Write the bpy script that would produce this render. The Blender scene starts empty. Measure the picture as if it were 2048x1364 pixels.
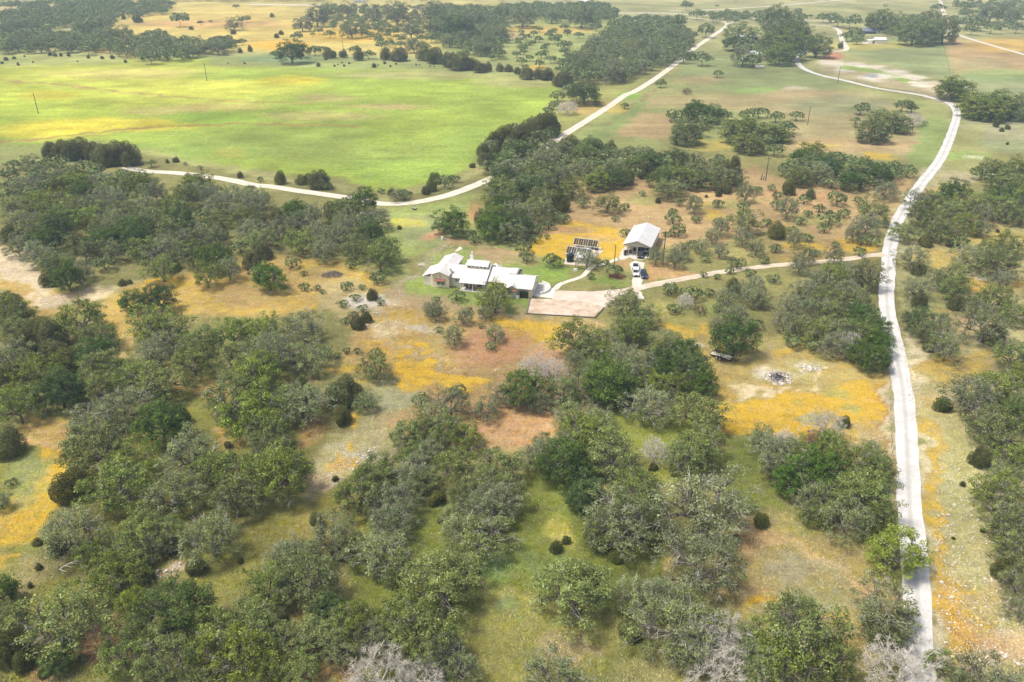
import bpy, math, random
import numpy as np
from mathutils import Vector, Matrix
# ------------------------------------------------------------------ camera, sky, sun, exposure
F_PX, CAM_H, PITCH = 1590.0, 90.0, math.radians(27.2)
SC = bpy.context.scene
COL = SC.collection
cam_d = bpy.data.cameras.new("camera")
cam = bpy.data.objects.new("camera", cam_d)
COL.objects.link(cam)
cam.location = (0, 0, CAM_H)
cam.rotation_euler = (math.pi/2 - PITCH, 0, 0)
cam_d.sensor_width = 36.0
cam_d.lens = F_PX/2048*36
cam_d.clip_start = 1.0
cam_d.clip_end = 12000
SC.camera = cam
SUN_DIR = Vector((-0.50, -0.08, 1.05)).normalized()      # towards the sun
sun_el = math.asin(SUN_DIR.z); sun_az = math.atan2(SUN_DIR.x, SUN_DIR.y)
world = bpy.data.worlds.new("World"); SC.world = world; world.use_nodes = True
wn = world.node_tree.nodes; wl = world.node_tree.links
sky = wn.new("ShaderNodeTexSky"); sky.sky_type = 'NISHITA'; sky.sun_disc = False
sky.sun_elevation = sun_el; sky.sun_rotation = sun_az
sky.air_density = 1.0; sky.dust_density = 6.0; sky.ozone_density = 1.0
wl.new(sky.outputs[0], wn["Background"].inputs[0]); wn["Background"].inputs[1].default_value = 0.15
sl = bpy.data.lights.new("sun", 'SUN'); sun = bpy.data.objects.new("sun", sl); COL.objects.link(sun)
sl.energy = 2.8; sl.angle = math.radians(10.0); sl.color = (1.0, 0.94, 0.84)
sun.rotation_euler = SUN_DIR.to_track_quat('Z', 'Y').to_euler()
SC.view_settings.view_transform = 'Standard'; SC.view_settings.look = 'None'
SC.view_settings.exposure = 0.25; SC.view_settings.gamma = 1.0
SC.cycles.max_bounces = 5; SC.cycles.diffuse_bounces = 2; SC.cycles.transparent_max_bounces = 4
SC.cycles.volume_bounces = 0

rng = np.random.default_rng(7); random.seed(7)
# ------------------------------------------------------------------ survey: photo pixel <-> place on the land
cP, sP = math.cos(PITCH), math.sin(PITCH)
def G(u, v, z=0.0):
    x = (u-1024)/F_PX; y = -(v-682)/F_PX
    dy = y*sP + cP; dz = y*cP - sP
    t = (z-CAM_H)/dz
    return (x*t, dy*t)
def Wpx(x, y, z=0.0):
    dz = z-CAM_H
    dep = y*cP - dz*sP; up = y*sP + dz*cP
    return 1024+F_PX*x/dep, 682-F_PX*up/dep
def ppm(y, z=0.0):
    return F_PX/(y*cP-(z-CAM_H)*sP)
def srgb(c):
    return tuple(((v/255)/12.92 if v/255 <= .04045 else ((v/255+.055)/1.055)**2.4) for v in c)
def tag(o, label=None, cat=None, group=None, kind=None):
    if label: o["label"] = label
    if cat: o["category"] = cat
    if group: o["group"] = group
    if kind: o["kind"] = kind
    return o
# ------------------------------------------------------------------ materials
def newmat(name):
    m = bpy.data.materials.new(name); m.use_nodes = True
    nt = m.node_tree
    return m, nt.nodes, nt.links, nt.nodes["Principled BSDF"]
def mat(name, col, rough=.7, metal=0.0, var=.12, scale=2.0, bump=0.0, spec=.3):
    m, n, l, b = newmat(name)
    b.inputs["Roughness"].default_value = rough; b.inputs["Metallic"].default_value = metal
    b.inputs["Specular IOR Level"].default_value = spec
    tc = n.new("ShaderNodeTexCoord"); nz = n.new("ShaderNodeTexNoise")
    nz.inputs["Scale"].default_value = scale; nz.inputs["Detail"].default_value = 4
    l.new(tc.outputs["Object"], nz.inputs["Vector"])
    cr = n.new("ShaderNodeValToRGB")
    cr.color_ramp.elements[0].position = .3; cr.color_ramp.elements[1].position = .7
    cr.color_ramp.elements[0].color = (*[c*(1-var) for c in col], 1)
    cr.color_ramp.elements[1].color = (*[min(1, c*(1+var)) for c in col], 1)
    l.new(nz.outputs["Fac"], cr.inputs[0]); l.new(cr.outputs[0], b.inputs["Base Color"])
    if bump:
        bp = n.new("ShaderNodeBump"); bp.inputs["Strength"].default_value = bump; bp.inputs["Distance"].default_value = .05
        l.new(nz.outputs["Fac"], bp.inputs["Height"]); l.new(bp.outputs[0], b.inputs["Normal"])
    return m
def seam_mat(name, col, axis=0, pitch=.45):
    m, n, l, b = newmat(name)
    b.inputs["Roughness"].default_value = .38; b.inputs["Metallic"].default_value = .0; b.inputs["Specular IOR Level"].default_value = .5
    tc = n.new("ShaderNodeTexCoord"); mp = n.new("ShaderNodeMapping"); wv = n.new("ShaderNodeTexWave")
    wv.wave_type = 'BANDS'; wv.bands_direction = 'XYZ'[axis]; wv.inputs["Scale"].default_value = 1/pitch/3.0
    wv.inputs["Distortion"].default_value = 0
    l.new(tc.outputs["Object"], mp.inputs[0]); l.new(mp.outputs[0], wv.inputs["Vector"])
    cr = n.new("ShaderNodeValToRGB"); cr.color_ramp.elements[0].position = .0; cr.color_ramp.elements[1].position = .16
    cr.color_ramp.elements[0].color = (*[c*.80 for c in col], 1); cr.color_ramp.elements[1].color = (*col, 1)
    l.new(wv.outputs["Fac"], cr.inputs[0])
    nz = n.new("ShaderNodeTexNoise"); nz.inputs["Scale"].default_value = .35; nz.inputs["Detail"].default_value = 5
    l.new(tc.outputs["Object"], nz.inputs["Vector"])
    mx = n.new("ShaderNodeMix"); mx.data_type = 'RGBA'; mx.blend_type = 'MULTIPLY'; mx.inputs[0].default_value = 1.0
    mr = n.new("ShaderNodeMapRange"); mr.inputs[1].default_value = .3; mr.inputs[2].default_value = .7; mr.inputs[3].default_value = .88; mr.inputs[4].default_value = 1.04
    l.new(nz.outputs["Fac"], mr.inputs[0]); l.new(cr.outputs[0], mx.inputs[6]); l.new(mr.outputs[0], mx.inputs[7])
    l.new(mx.outputs[2], b.inputs["Base Color"])
    return m
def leaf_mat(name, c_lo, c_hi, c_alt, trans=.30):
    m, n, l, b = newmat(name)
    b.inputs["Roughness"].default_value = .7; b.inputs["Specular IOR Level"].default_value = .08
    geo = n.new("ShaderNodeNewGeometry"); oi = n.new("ShaderNodeObjectInfo")
    cr = n.new("ShaderNodeValToRGB")
    e = cr.color_ramp.elements
    e[0].position = 0; e[0].color = (*c_lo, 1); e[1].position = .82; e[1].color = (*c_hi, 1)
    x = cr.color_ramp.elements.new(1.0); x.color = (*c_alt, 1)
    l.new(geo.outputs["Random Per Island"], cr.inputs[0])
    hs = n.new("ShaderNodeHueSaturation")
    mh = n.new("ShaderNodeMapRange"); mh.inputs[3].default_value = .482; mh.inputs[4].default_value = .506
    ms = n.new("ShaderNodeMapRange"); ms.inputs[3].default_value = .84; ms.inputs[4].default_value = 1.10
    mv = n.new("ShaderNodeMapRange"); mv.inputs[3].default_value = .80; mv.inputs[4].default_value = 1.25
    f1 = n.new("ShaderNodeMath"); f1.operation = 'MULTIPLY'; f1.inputs[1].default_value = 7.31
    f2 = n.new("ShaderNodeMath"); f2.operation = 'FRACT'
    f3 = n.new("ShaderNodeMath"); f3.operation = 'MULTIPLY'; f3.inputs[1].default_value = 13.7
    f4 = n.new("ShaderNodeMath"); f4.operation = 'FRACT'
    l.new(oi.outputs["Random"], mh.inputs[0]); l.new(oi.outputs["Random"], f1.inputs[0]); l.new(f1.outputs[0], f2.inputs[0])
    l.new(oi.outputs["Random"], f3.inputs[0]); l.new(f3.outputs[0], f4.inputs[0])
    l.new(f2.outputs[0], mv.inputs[0]); l.new(f4.outputs[0], ms.inputs[0])
    l.new(mh.outputs[0], hs.inputs["Hue"]); l.new(mv.outputs[0], hs.inputs["Value"]); l.new(ms.outputs[0], hs.inputs["Saturation"])
    l.new(cr.outputs[0], hs.inputs["Color"])
    # lit clumps and shaded gaps painted by noise into each crown's leaf colour
    tc = n.new("ShaderNodeTexCoord"); nz = n.new("ShaderNodeTexNoise"); nz.inputs["Scale"].default_value = .55; nz.inputs["Detail"].default_value = 2
    l.new(tc.outputs["Object"], nz.inputs["Vector"])
    c2 = n.new("ShaderNodeMapRange"); c2.inputs[1].default_value = .35; c2.inputs[2].default_value = .65; c2.inputs[3].default_value = .70; c2.inputs[4].default_value = 1.5
    l.new(nz.outputs["Fac"], c2.inputs[0])
    mu = n.new("ShaderNodeVectorMath"); mu.operation = 'SCALE'
    l.new(hs.outputs[0], mu.inputs[0]); l.new(c2.outputs[0], mu.inputs["Scale"])
    l.new(mu.outputs[0], b.inputs["Base Color"])
    tr = n.new("ShaderNodeBsdfTranslucent"); l.new(mu.outputs[0], tr.inputs[0])
    mx = n.new("ShaderNodeMixShader"); mx.inputs[0].default_value = trans
    l.new(b.outputs[0], mx.inputs[1]); l.new(tr.outputs[0], mx.inputs[2]); l.new(mx.outputs[0], n["Material Output"].inputs[0])
    return m
M = {}
M['leaf_oak'] = leaf_mat('oak_leaf', (.075,.110,.022), (.205,.275,.058), (.36,.38,.14))
M['leaf_dark'] = leaf_mat('dark_oak_leaf', (.036,.078,.015), (.100,.175,.032), (.17,.24,.06))
M['leaf_grey'] = leaf_mat('grey_oak_leaf', (.100,.135,.048), (.215,.265,.100), (.36,.39,.22))
M['leaf_cedar'] = leaf_mat('cedar_leaf', (.052,.068,.016), (.130,.150,.038), (.24,.19,.08))
M['leaf_shrub'] = leaf_mat('shrub_leaf', (.036,.054,.014), (.085,.110,.030), (.16,.16,.05))
M['leaf_lime'] = leaf_mat('yellow_green_leaf', (.095,.155,.014), (.21,.30,.035), (.30,.37,.06))
M['leaf_far'] = leaf_mat('far_leaf', (.066,.105,.030), (.170,.225,.070), (.27,.30,.12))
M['bark'] = mat('bark', (.16,.14,.12), .9, var=.35, scale=3)
M['twig'] = mat('lichen_grey_twig', (.42,.405,.345), .9, var=.3, scale=2)
M['white_twig'] = mat('bleached_twig', (.56,.53,.46), .9, var=.2, scale=2)
M['red_twig'] = mat('dead_red_brown_twig', (.20,.13,.09), .9, var=.3, scale=2)
M['roof'] = seam_mat('pale_metal_roof', (.66,.635,.595))
M['roof_y'] = seam_mat('pale_metal_roof_side', (.66,.635,.595), axis=1)
M['roof_white'] = seam_mat('white_metal_roof', (.66,.65,.63), axis=1)
M['siding'] = mat('beige_siding', (.84,.77,.67), .8, var=.06)
M['barn_wall'] = seam_mat('beige_metal_wall', (.66,.62,.51), axis=1, pitch=.3)
M['stone'] = mat('cream_limestone', (.82,.68,.50), .9, var=.3, scale=2.2, bump=.4)
M['stone_pale'] = mat('pale_limestone', (.84,.80,.74), .9, var=.18, scale=2.5, bump=.3)
M['trim'] = mat('rust_brown_trim', (.27,.10,.06), .6)
M['wood_red'] = mat('red_brown_board', (.20,.06,.045), .75, var=.3, scale=4)
M['wood'] = mat('weathered_plank', (.68,.63,.54), .85, var=.2, scale=5)
M['polewood'] = mat('dark_pole_wood', (.075,.055,.045), .9, var=.2)
M['glass'] = mat('dark_glass', (.02,.025,.03), .08, spec=.6)
M['white'] = mat('white_paint', (.80,.80,.78), .35, var=.03, spec=.5)
M['silver'] = mat('silver_paint', (.62,.63,.63), .3, var=.03, spec=.6)
M['navy'] = mat('dark_blue_paint', (.02,.03,.055), .25, var=.05, spec=.7)
M['black'] = mat('black_rubber', (.02,.02,.02), .7)
M['blackmetal'] = mat('black_steel', (.03,.03,.032), .5)
M['grey_metal'] = mat('galvanised_steel', (.45,.45,.44), .5)
M['lamp'] = mat('lamp_glass', (.75,.75,.72), .15, spec=.7)
M['tank'] = mat('dark_green_black_plastic', (.008,.022,.032), .45, var=.1)
M['panel'] = mat('solar_cell', (.030,.034,.045), .6, var=.2, spec=.15)
M['concrete'] = mat('concrete', (.58,.56,.52), .9, var=.12, scale=1.2)
M['bluebarrel'] = mat('blue_plastic', (.03,.12,.30), .4)
M['green_hose'] = mat('green_plastic', (.05,.22,.12), .5)
M['slate'] = mat('blue_grey_roof', (.16,.19,.24), .6, var=.1)
M['inflate'] = mat('pale_blue_tube', (.60,.70,.78), .35, var=.03)
M['ash'] = mat('ash', (.24,.22,.22), .95, var=.6, scale=2)
M['rock'] = mat('pale_rock', (.54,.50,.42), .95, var=.25, scale=1.5)
M['ivy'] = leaf_mat('ivy_leaf', (.05,.08,.02), (.13,.18,.05), (.16,.10,.04))
# ------------------------------------------------------------------ mesh collector
class MB:
    def __init__(s): s.v = []; s.f = []; s.m = []; s.cur = 0
    def add(s, vs, fs):
        o = len(s.v); s.v += [tuple(p) for p in vs]
        for f in fs: s.f.append(tuple(i+o for i in f)); s.m.append(s.cur)
        return s
    def box(s, c, d, rz=0, taper=1.0):
        x, y, z = d[0]/2, d[1]/2, d[2]/2
        P = []
        for sz, t in ((-1, 1.0), (1, taper)):
            for sx, sy in ((-1,-1),(1,-1),(1,1),(-1,1)):
                px, py = sx*x*t, sy*y*t
                P.append((c[0]+px*math.cos(rz)-py*math.sin(rz), c[1]+px*math.sin(rz)+py*math.cos(rz), c[2]+sz*z))
        return s.add(P, [(3,2,1,0),(4,5,6,7),(0,1,5,4),(1,2,6,5),(2,3,7,6),(3,0,4,7)])
    def b2(s, x0, x1, y0, y1, z0, z1):
        return s.box(((x0+x1)/2,(y0+y1)/2,(z0+z1)/2), (x1-x0,y1-y0,z1-z0))
    def slab(s, pts, th):
        n = len(pts); lo = [(p[0],p[1],p[2]-th) for p in pts]
        fs = [tuple(range(n)), tuple(range(2*n-1, n-1, -1))]
        fs += [(i, i+n, (i+1)%n+n, (i+1)%n) for i in range(n)]
        return s.add(list(pts)+lo, fs)
    def prism(s, prof, a0, a1, axis='y'):
        # profile of (horizontal, z) pairs swept from a0 to a1 along the other horizontal axis
        n = len(prof); P = []
        for a in (a0, a1):
            for h, z in prof: P.append((h, a, z) if axis == 'y' else (a, h, z))
        fs = [tuple(range(n)), tuple(range(2*n-1, n-1, -1))]
        fs += [(i, i+n, (i+1)%n+n, (i+1)%n) for i in range(n)]
        return s.add(P, fs)
    def tube(s, pts, rs, n=6, cap=True):
        o = len(s.v); pts = [Vector(p) for p in pts]; R = []
        for i, p in enumerate(pts):
            a = pts[max(0,i-1)]; b = pts[min(len(pts)-1,i+1)]
            d = (b-a); d = d.normalized() if d.length > 1e-9 else Vector((0,0,1))
            u = d.cross(Vector((.31,.95,.07))).normalized(); w = d.cross(u)
            for k in range(n):
                t = 2*math.pi*k/n
                R.append(tuple(p+(u*math.cos(t)+w*math.sin(t))*rs[i]))
        fs = []
        for i in range(len(pts)-1):
            for k in range(n):
                fs.append((i*n+k, i*n+(k+1)%n, (i+1)*n+(k+1)%n, (i+1)*n+k))
        if cap and n > 2:
            fs.append(tuple(range(n-1,-1,-1))); fs.append(tuple((len(pts)-1)*n+k for k in range(n)))
        return s.add(R, fs)
    def cyl(s, c, r, h, n=16, axis='z', r2=None):
        r2 = r if r2 is None else r2
        d = {'z':(0,0,1),'x':(1,0,0),'y':(0,1,0)}[axis]
        a = Vector(c)-Vector(d)*h/2; b = Vector(c)+Vector(d)*h/2
        return s.tube([a, b], [r, r2], n)
    def blob(s, c, r, seed=0, n=6):
        rr = random.Random(seed); P = [(c[0],c[1],c[2]+r[2])]; fs = []
        rings = 3
        for i in range(1, rings+1):
            th = math.pi*i/(rings+1)
            for k in range(n):
                t = 2*math.pi*k/n + rr.uniform(-.2,.2); q = rr.uniform(.75,1.15)
                P.append((c[0]+r[0]*q*math.sin(th)*math.cos(t), c[1]+r[1]*q*math.sin(th)*math.sin(t), c[2]+r[2]*math.cos(th)*rr.uniform(.8,1.1)))
        P.append((c[0],c[1],c[2]-r[2]))
        for k in range(n): fs.append((0, 1+k, 1+(k+1)%n))
        for i in range(rings-1):
            for k in range(n): fs.append((1+i*n+k, 1+(i+1)*n+k, 1+(i+1)*n+(k+1)%n, 1+i*n+(k+1)%n))
        for k in range(n): fs.append((len(P)-1, 1+(rings-1)*n+(k+1)%n, 1+(rings-1)*n+k))
        return s.add(P, fs)
    def mesh(s, name, mats, smooth=False):
        me = bpy.data.meshes.new(name); me.from_pydata(s.v, [], s.f); me.update()
        for m in (mats if isinstance(mats, (list, tuple)) else [mats]): me.materials.append(m)
        if any(s.m): me.polygons.foreach_set("material_index", s.m)
        if smooth: me.polygons.foreach_set("use_smooth", [True]*len(s.f))
        return me
    def build(s, name, mats, parent=None, smooth=False):
        o = bpy.data.objects.new(name, s.mesh(name, mats, smooth)); COL.objects.link(o)
        if parent: o.parent = parent
        return o
def thing(name, label, cat, loc=(0,0,0), rz=0, group=None):
    o = bpy.data.objects.new(name, None); COL.objects.link(o)
    o.location = loc; o.rotation_euler = (0,0,rz); o.empty_display_size = .5
    return tag(o, label, cat, group)
def copy_thing(src, loc, rz, scale, label):
    r = src.copy(); COL.objects.link(r); r.location = loc; r.rotation_euler = (0,0,rz); r.scale = scale
    r["label"] = label
    for ch in src.children:
        c = ch.copy(); COL.objects.link(c); c.parent = r
        for g in ch.children:
            d = g.copy(); COL.objects.link(d); d.parent = c
    return r
# ------------------------------------------------------------------ the land: one sheet, its cover mapped from the survey
def vnoise(x, y, sc, seed):
    x = x/sc+seed*17.3; y = y/sc+seed*9.1
    xi = np.floor(x).astype(np.int64); yi = np.floor(y).astype(np.int64); fx = x-xi; fy = y-yi
    fx = fx*fx*(3-2*fx); fy = fy*fy*(3-2*fy)
    def h(a, b):
        n = (a*374761393+b*668265263+seed*1274126177) & 0x7fffffff
        n = ((n ^ (n >> 13))*1274126177) & 0x7fffffff
        return ((n ^ (n >> 16)) & 0xffff)/65535.0
    return (h(xi,yi)*(1-fx)+h(xi+1,yi)*fx)*(1-fy)+(h(xi,yi+1)*(1-fx)+h(xi+1,yi+1)*fx)*fy
ys = [-300., -100., 0., 30.]; y = 45.
while y < 1500:
    ys.append(y); y += max(.75, .0052*(y+20))
ys += [1600., 1800., 2200., 3000., 4500., 7000.]
ys = np.array(ys)
ss = np.concatenate([[-8., -4., -2.], np.linspace(-1.12, 1.12, 440), [2., 4., 8.]])
YY, SS = np.meshgrid(ys, ss, indexing='ij')
wid = np.maximum((YY+60)*.72, 60.)
XX = SS*wid
gx, gy = XX.ravel(), YY.ravel(); NV = gx.size
dist = np.clip(gy, 60, 1500)
amp = 1.0+dist*.0006
wx = gx + (vnoise(gx,gy,6,1)-.5)*5.0*amp*.8 + (vnoise(gx,gy,2.2,2)-.5)*2.6
wy = gy + (vnoise(gx,gy,6,3)-.5)*6.0*amp + (vnoise(gx,gy,2.2,4)-.5)*3.2
pd = np.maximum(wy*cP+CAM_H*sP, 5)
PU = 1024+F_PX*wx/pd; PV = 682-F_PX*(wy*sP-CAM_H*cP)/pd
PV[gy < 50] = 3000
def poly_d(poly, U, V):
    P = np.array(poly, float); n = len(P); ins = np.zeros(U.shape, bool); dm = np.full(U.shape, 1e9)
    for i in range(n):
        x0,y0 = P[i]; x1,y1 = P[(i+1)%n]
        c = ((y0 > V) != (y1 > V)) & (U < (x1-x0)*(V-y0)/((y1-y0) if y1 != y0 else 1e-9)+x0)
        ins ^= c
        dx, dy = x1-x0, y1-y0; L = dx*dx+dy*dy+1e-9
        t = np.clip(((U-x0)*dx+(V-y0)*dy)/L, 0, 1)
        dm = np.minimum(dm, np.hypot(U-x0-t*dx, V-y0-t*dy))
    return np.where(ins, dm, -dm)
def line_d(pts, U, V, w):
    dm = np.full(U.shape, 1e9)
    for (x0,y0),(x1,y1) in zip(pts[:-1], pts[1:]):
        dx, dy = x1-x0, y1-y0; L = dx*dx+dy*dy+1e-9
        t = np.clip(((U-x0)*dx+(V-y0)*dy)/L, 0, 1)
        dm = np.minimum(dm, np.hypot(U-x0-t*dx, (V-y0-t*dy)*1.6))
    return w-dm
base = np.array([146,143,86.])/255
C = np.tile(base, (NV,1)); FL = np.zeros(NV); RK = np.zeros(NV)
def put(d, soft, col, op=1.0, fl=None, rk=None, sel=None):
    k = np.clip(d/soft+.5, 0, 1)*op
    idx = sel
    if col is not None:
        C[idx] = C[idx]*(1-k[:,None])+np.array(col)/255*k[:,None]
    if fl is not None: FL[idx] = FL[idx]*(1-k)+fl*k
    if rk is not None: RK[idx] = RK[idx]*(1-k)+rk*k
def area(poly, col, soft=20, op=1.0, fl=None, rk=None):
    P = np.array(poly); m = soft*1.2
    sel = np.where((PU > P[:,0].min()-m) & (PU < P[:,0].max()+m) & (PV > P[:,1].min()-m) & (PV < P[:,1].max()+m))[0]
    if len(sel): put(poly_d(poly, PU[sel], PV[sel]), soft, col, op, fl, rk, sel)
def ell(cx, cy, rx, ry, col, op=1.0, fl=None, rk=None, soft=.6):
    sel = np.where((abs(PU-cx) < rx*1.5) & (abs(PV-cy) < ry*1.5))[0]
    if len(sel):
        d = 1-np.hypot((PU[sel]-cx)/rx, (PV[sel]-cy)/ry)
        put(d, soft, col, op, fl, rk, sel)
def track(pts, w, col, soft=4, op=1.0, fl=None, rk=None):
    P = np.array(pts); m = w+soft*2
    sel = np.where((PU > P[:,0].min()-m) & (PU < P[:,0].max()+m) & (PV > P[:,1].min()-m) & (PV < P[:,1].max()+m))[0]
    if len(sel): put(line_d(pts, PU[sel], PV[sel], w), soft, col, op, fl, rk, sel)
GR=(162,182,72); BG=(170,192,74); YG=(206,208,80); OL=(140,140,78); DG=(112,122,62); TAN=(198,168,112); ORG=(202,162,106)
YEL=(194,170,84); SAGE=(152,160,112); PALE=(226,212,176); CAL=(238,230,208); LAWN=(150,170,84); MOW=(158,164,98); BR=(180,138,92)
# far band and top right
area([(-200,-100),(2300,-100),(2300,140),(-200,140)], (172,170,112), 20)
area([(-100,-60),(2200,-60),(2200,6),(-100,6)], (190,186,132), 8)
area([(180,-5),(1000,5),(1000,112),(700,112),(300,100),(200,60)], (216,196,108), 24, 1, fl=.12)
area([(260,30),(520,18),(620,40),(600,100),(480,95),(380,60),(270,70)], (222,198,106), 16, 1, fl=.14)
ell(420,48,150,8,(214,168,110),.7); ell(560,90,60,10,(226,178,60),.8,fl=.7); ell(700,70,90,14,(222,182,70),.8,fl=.6)
ell(30,25,40,14,(232,200,140),.8); ell(110,18,26,8,(232,200,140),.8); ell(240,95,70,18,(222,180,110),.6)
area([(870,30),(1260,30),(1180,130),(1000,140),(880,110)], (164,172,100), 20, .9)
ell(1080,60,110,9,(218,186,96),.8,fl=.3); ell(1070,135,22,6,YEL,.9,fl=.7); ell(1000,72,50,8,(200,176,132),.7)
# green field
FIELD=[(-80,118),(80,108),(240,116),(300,128),(360,116),(560,112),(700,120),(830,132),(960,142),(1060,150),(1120,168),(1112,198),(1070,232),(1010,262),(965,300),(930,335),(880,362),(800,380),(740,378),(690,360),(600,350),(480,338),(360,322),(280,300),(200,282),(80,290),(-80,300)]
area(FIELD, GR, 10, 1)
ell(220,170,360,50,(208,212,80),.8); ell(420,170,200,22,(222,226,82),.75); ell(60,220,200,50,(186,204,64),.6)
ell(230,250,170,14,(224,206,58),.8,fl=.06); ell(90,262,110,16,(222,208,60),.8,fl=.0); ell(100,190,60,8,(222,206,60),.7,fl=.2)
ell(580,160,70,9,(222,206,56),.85,fl=.08); ell(250,148,170,10,(216,204,112),.65); ell(300,145,120,8,(208,196,110),.5)
ell(660,195,60,10,(188,176,112),.8); ell(780,213,90,6,(196,178,116),.8); ell(640,232,120,9,(186,176,108),.7); ell(330,222,90,9,(184,172,104),.7)
ell(440,214,90,8,(198,176,110),.6); ell(820,170,150,14,BG,.9); ell(760,185,120,12,(170,196,70),.6); ell(860,150,200,9,(188,182,120),.7)
ell(1040,165,90,10,(190,182,124),.7); ell(1000,215,140,34,(166,188,74),.8); ell(420,235,90,12,(150,182,62),.8); ell(470,150,100,10,(152,182,68),.6)
ell(700,300,200,34,(142,160,78),.6); ell(560,270,220,18,(142,162,72),.6); ell(800,340,120,26,(158,188,80),.6); ell(940,290,60,40,(164,192,84),.6)
ell(460,305,26,12,(220,186,70),.7,fl=.2); ell(760,280,40,16,(160,186,64),.6); ell(400,300,160,18,(142,164,80),.6)
area([(-80,98),(240,106),(250,126),(-80,134)], (186,190,116), 8, .8); area([(420,105),(860,112),(1110,150),(1100,160),(840,140),(420,132)], (166,174,108), 8, .8)
ell(560,118,80,8,(136,158,112),.8)
track([(-20,160),(80,166),(150,172),(250,186),(375,195),(512,204),(620,206)], 2.6, (184,158,96), 4, .85)
track([(-20,286),(60,279),(125,271),(250,260),(375,251),(512,247),(625,250),(720,254)], 2.8, (164,144,80), 4, .95)
track([(-20,296),(60,288),(140,276),(260,264)], 1.5, (150,140,84), 4, .6)
track([(-20,130),(240,128),(520,130),(830,140)], .9, (178,168,126), 3, .6)
area([(-80,290),(120,285),(200,330),(60,330),(-80,320)], (150,160,92), 10, .7)
track([(270,300),(360,318),(480,340),(600,362),(760,392),(900,372),(960,340),(985,300)], 9, (178,176,116), 12, .75, rk=.35)
track([(940,345),(990,320),(1020,300)], 3, (160,140,100), 4, .6)
# land between the field and the diagonal road
area([(1100,200),(1200,170),(1300,150),(1180,240),(1120,275),(1100,250)], (164,166,92), 14, .9); ell(1180,215,60,14,(190,160,96),.7,fl=.2)
area([(1240,190),(1340,150),(1500,80),(1600,110),(1620,150),(1900,210),(1905,260),(1830,325),(1560,300),(1180,300),(1120,290)], MOW, 16, 1)
area([(1290,190),(1480,190),(1640,195),(1620,235),(1380,215),(1290,215)], (182,164,116), 12, .8)
area([(1280,225),(1345,225),(1340,280),(1230,272)], (188,162,116), 6, .9)
area([(1150,285),(1285,195),(1300,205),(1190,290)], (138,156,90), 5, .8)
track([(1305,180),(1250,225),(1190,270)], 1.6, (150,116,84), 2.5, .8); track([(1310,180),(1480,186)], 1.4, (176,140,104), 2.5, .7)
ell(1232,215,24,12,YEL,.7,fl=.6); ell(1260,190,22,5,(140,190,60),.8); ell(1350,140,20,10,YEL,.5,fl=.3)
area([(1380,100),(1480,110),(1600,130),(1700,170),(1640,190),(1400,180),(1340,150)], (146,156,100), 14, .9)
ell(1400,160,50,10,(192,166,118),.6); ell(1520,180,58,7,(146,172,92),.8); ell(1590,176,30,4,CAL,.7,rk=.4); ell(1600,190,90,9,(186,162,118),.7)
area([(1560,175),(1740,185),(1860,230),(1840,320),(1560,300),(1570,240)], (182,164,120), 16, .75); ell(1680,210,100,18,(158,162,116),.8)
ell(1700,290,150,16,(188,162,116),.8); ell(1755,312,30,7,YEL,.9,fl=.8); ell(1640,290,50,6,(196,176,80),.6,fl=.3); ell(1420,290,60,12,YEL,.6,fl=.5)
area([(1840,232),(1898,245),(1895,280),(1862,330),(1800,350),(1830,290)], (146,164,92), 6, .95)
ell(1850,222,50,8,(160,164,100),.7)
# dam, pond, mown paddock top right
area([(1690,75),(1885,78),(1905,150),(1890,160),(1690,105)], (152,162,106), 8, 1); ell(1730,92,70,8,(198,182,98),.8,fl=.2); ell(1820,88,40,6,(206,190,80),.6)
area([(1640,122),(1690,120),(1800,140),(1880,175),(1920,205),(1900,215),(1840,190),(1700,160),(1640,145)], (184,172,132), 10, .8, rk=.5)
[ell(*e, (232,224,202), .9, rk=.7) for e in ((1662,124,22,7),(1700,130,30,5),(1735,134,34,5),(1785,144,34,6),(1822,154,30,6),(1848,168,30,6),(1880,178,24,6),(1690,140,20,5))]; track([(1690,135),(1740,140),(1780,150),(1820,163)], 6, (154,180,84), 4, .9, rk=0)
ell(1760,154,40,7,CAL,.95,rk=.4); ell(1738,151,14,4,(176,178,176),1); ell(1668,113,20,9,(190,138,104),1); ell(1880,175,34,9,(214,196,158),.8,rk=.5)
area([(1885,70),(2060,110),(2060,160),(1910,150)], (198,166,116), 10, .9); ell(2010,90,70,14,(216,178,92),.9,fl=.35); ell(1960,130,60,14,(170,164,118),.6)
area([(1905,150),(2060,150),(2060,310),(1930,300),(1925,230)], (158,166,116), 12, .9); ell(2000,150,80,12,(140,170,96),.6); ell(1990,260,70,22,(172,164,128),.6)
area([(1890,270),(1960,250),(1975,340),(1890,400),(1860,400)], (168,168,104), 10, .9); ell(1930,312,44,8,(150,178,88),.8); ell(1945,314,18,3,CAL,.7); ell(1920,355,40,14,(190,180,140),.8,rk=.3)
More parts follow.
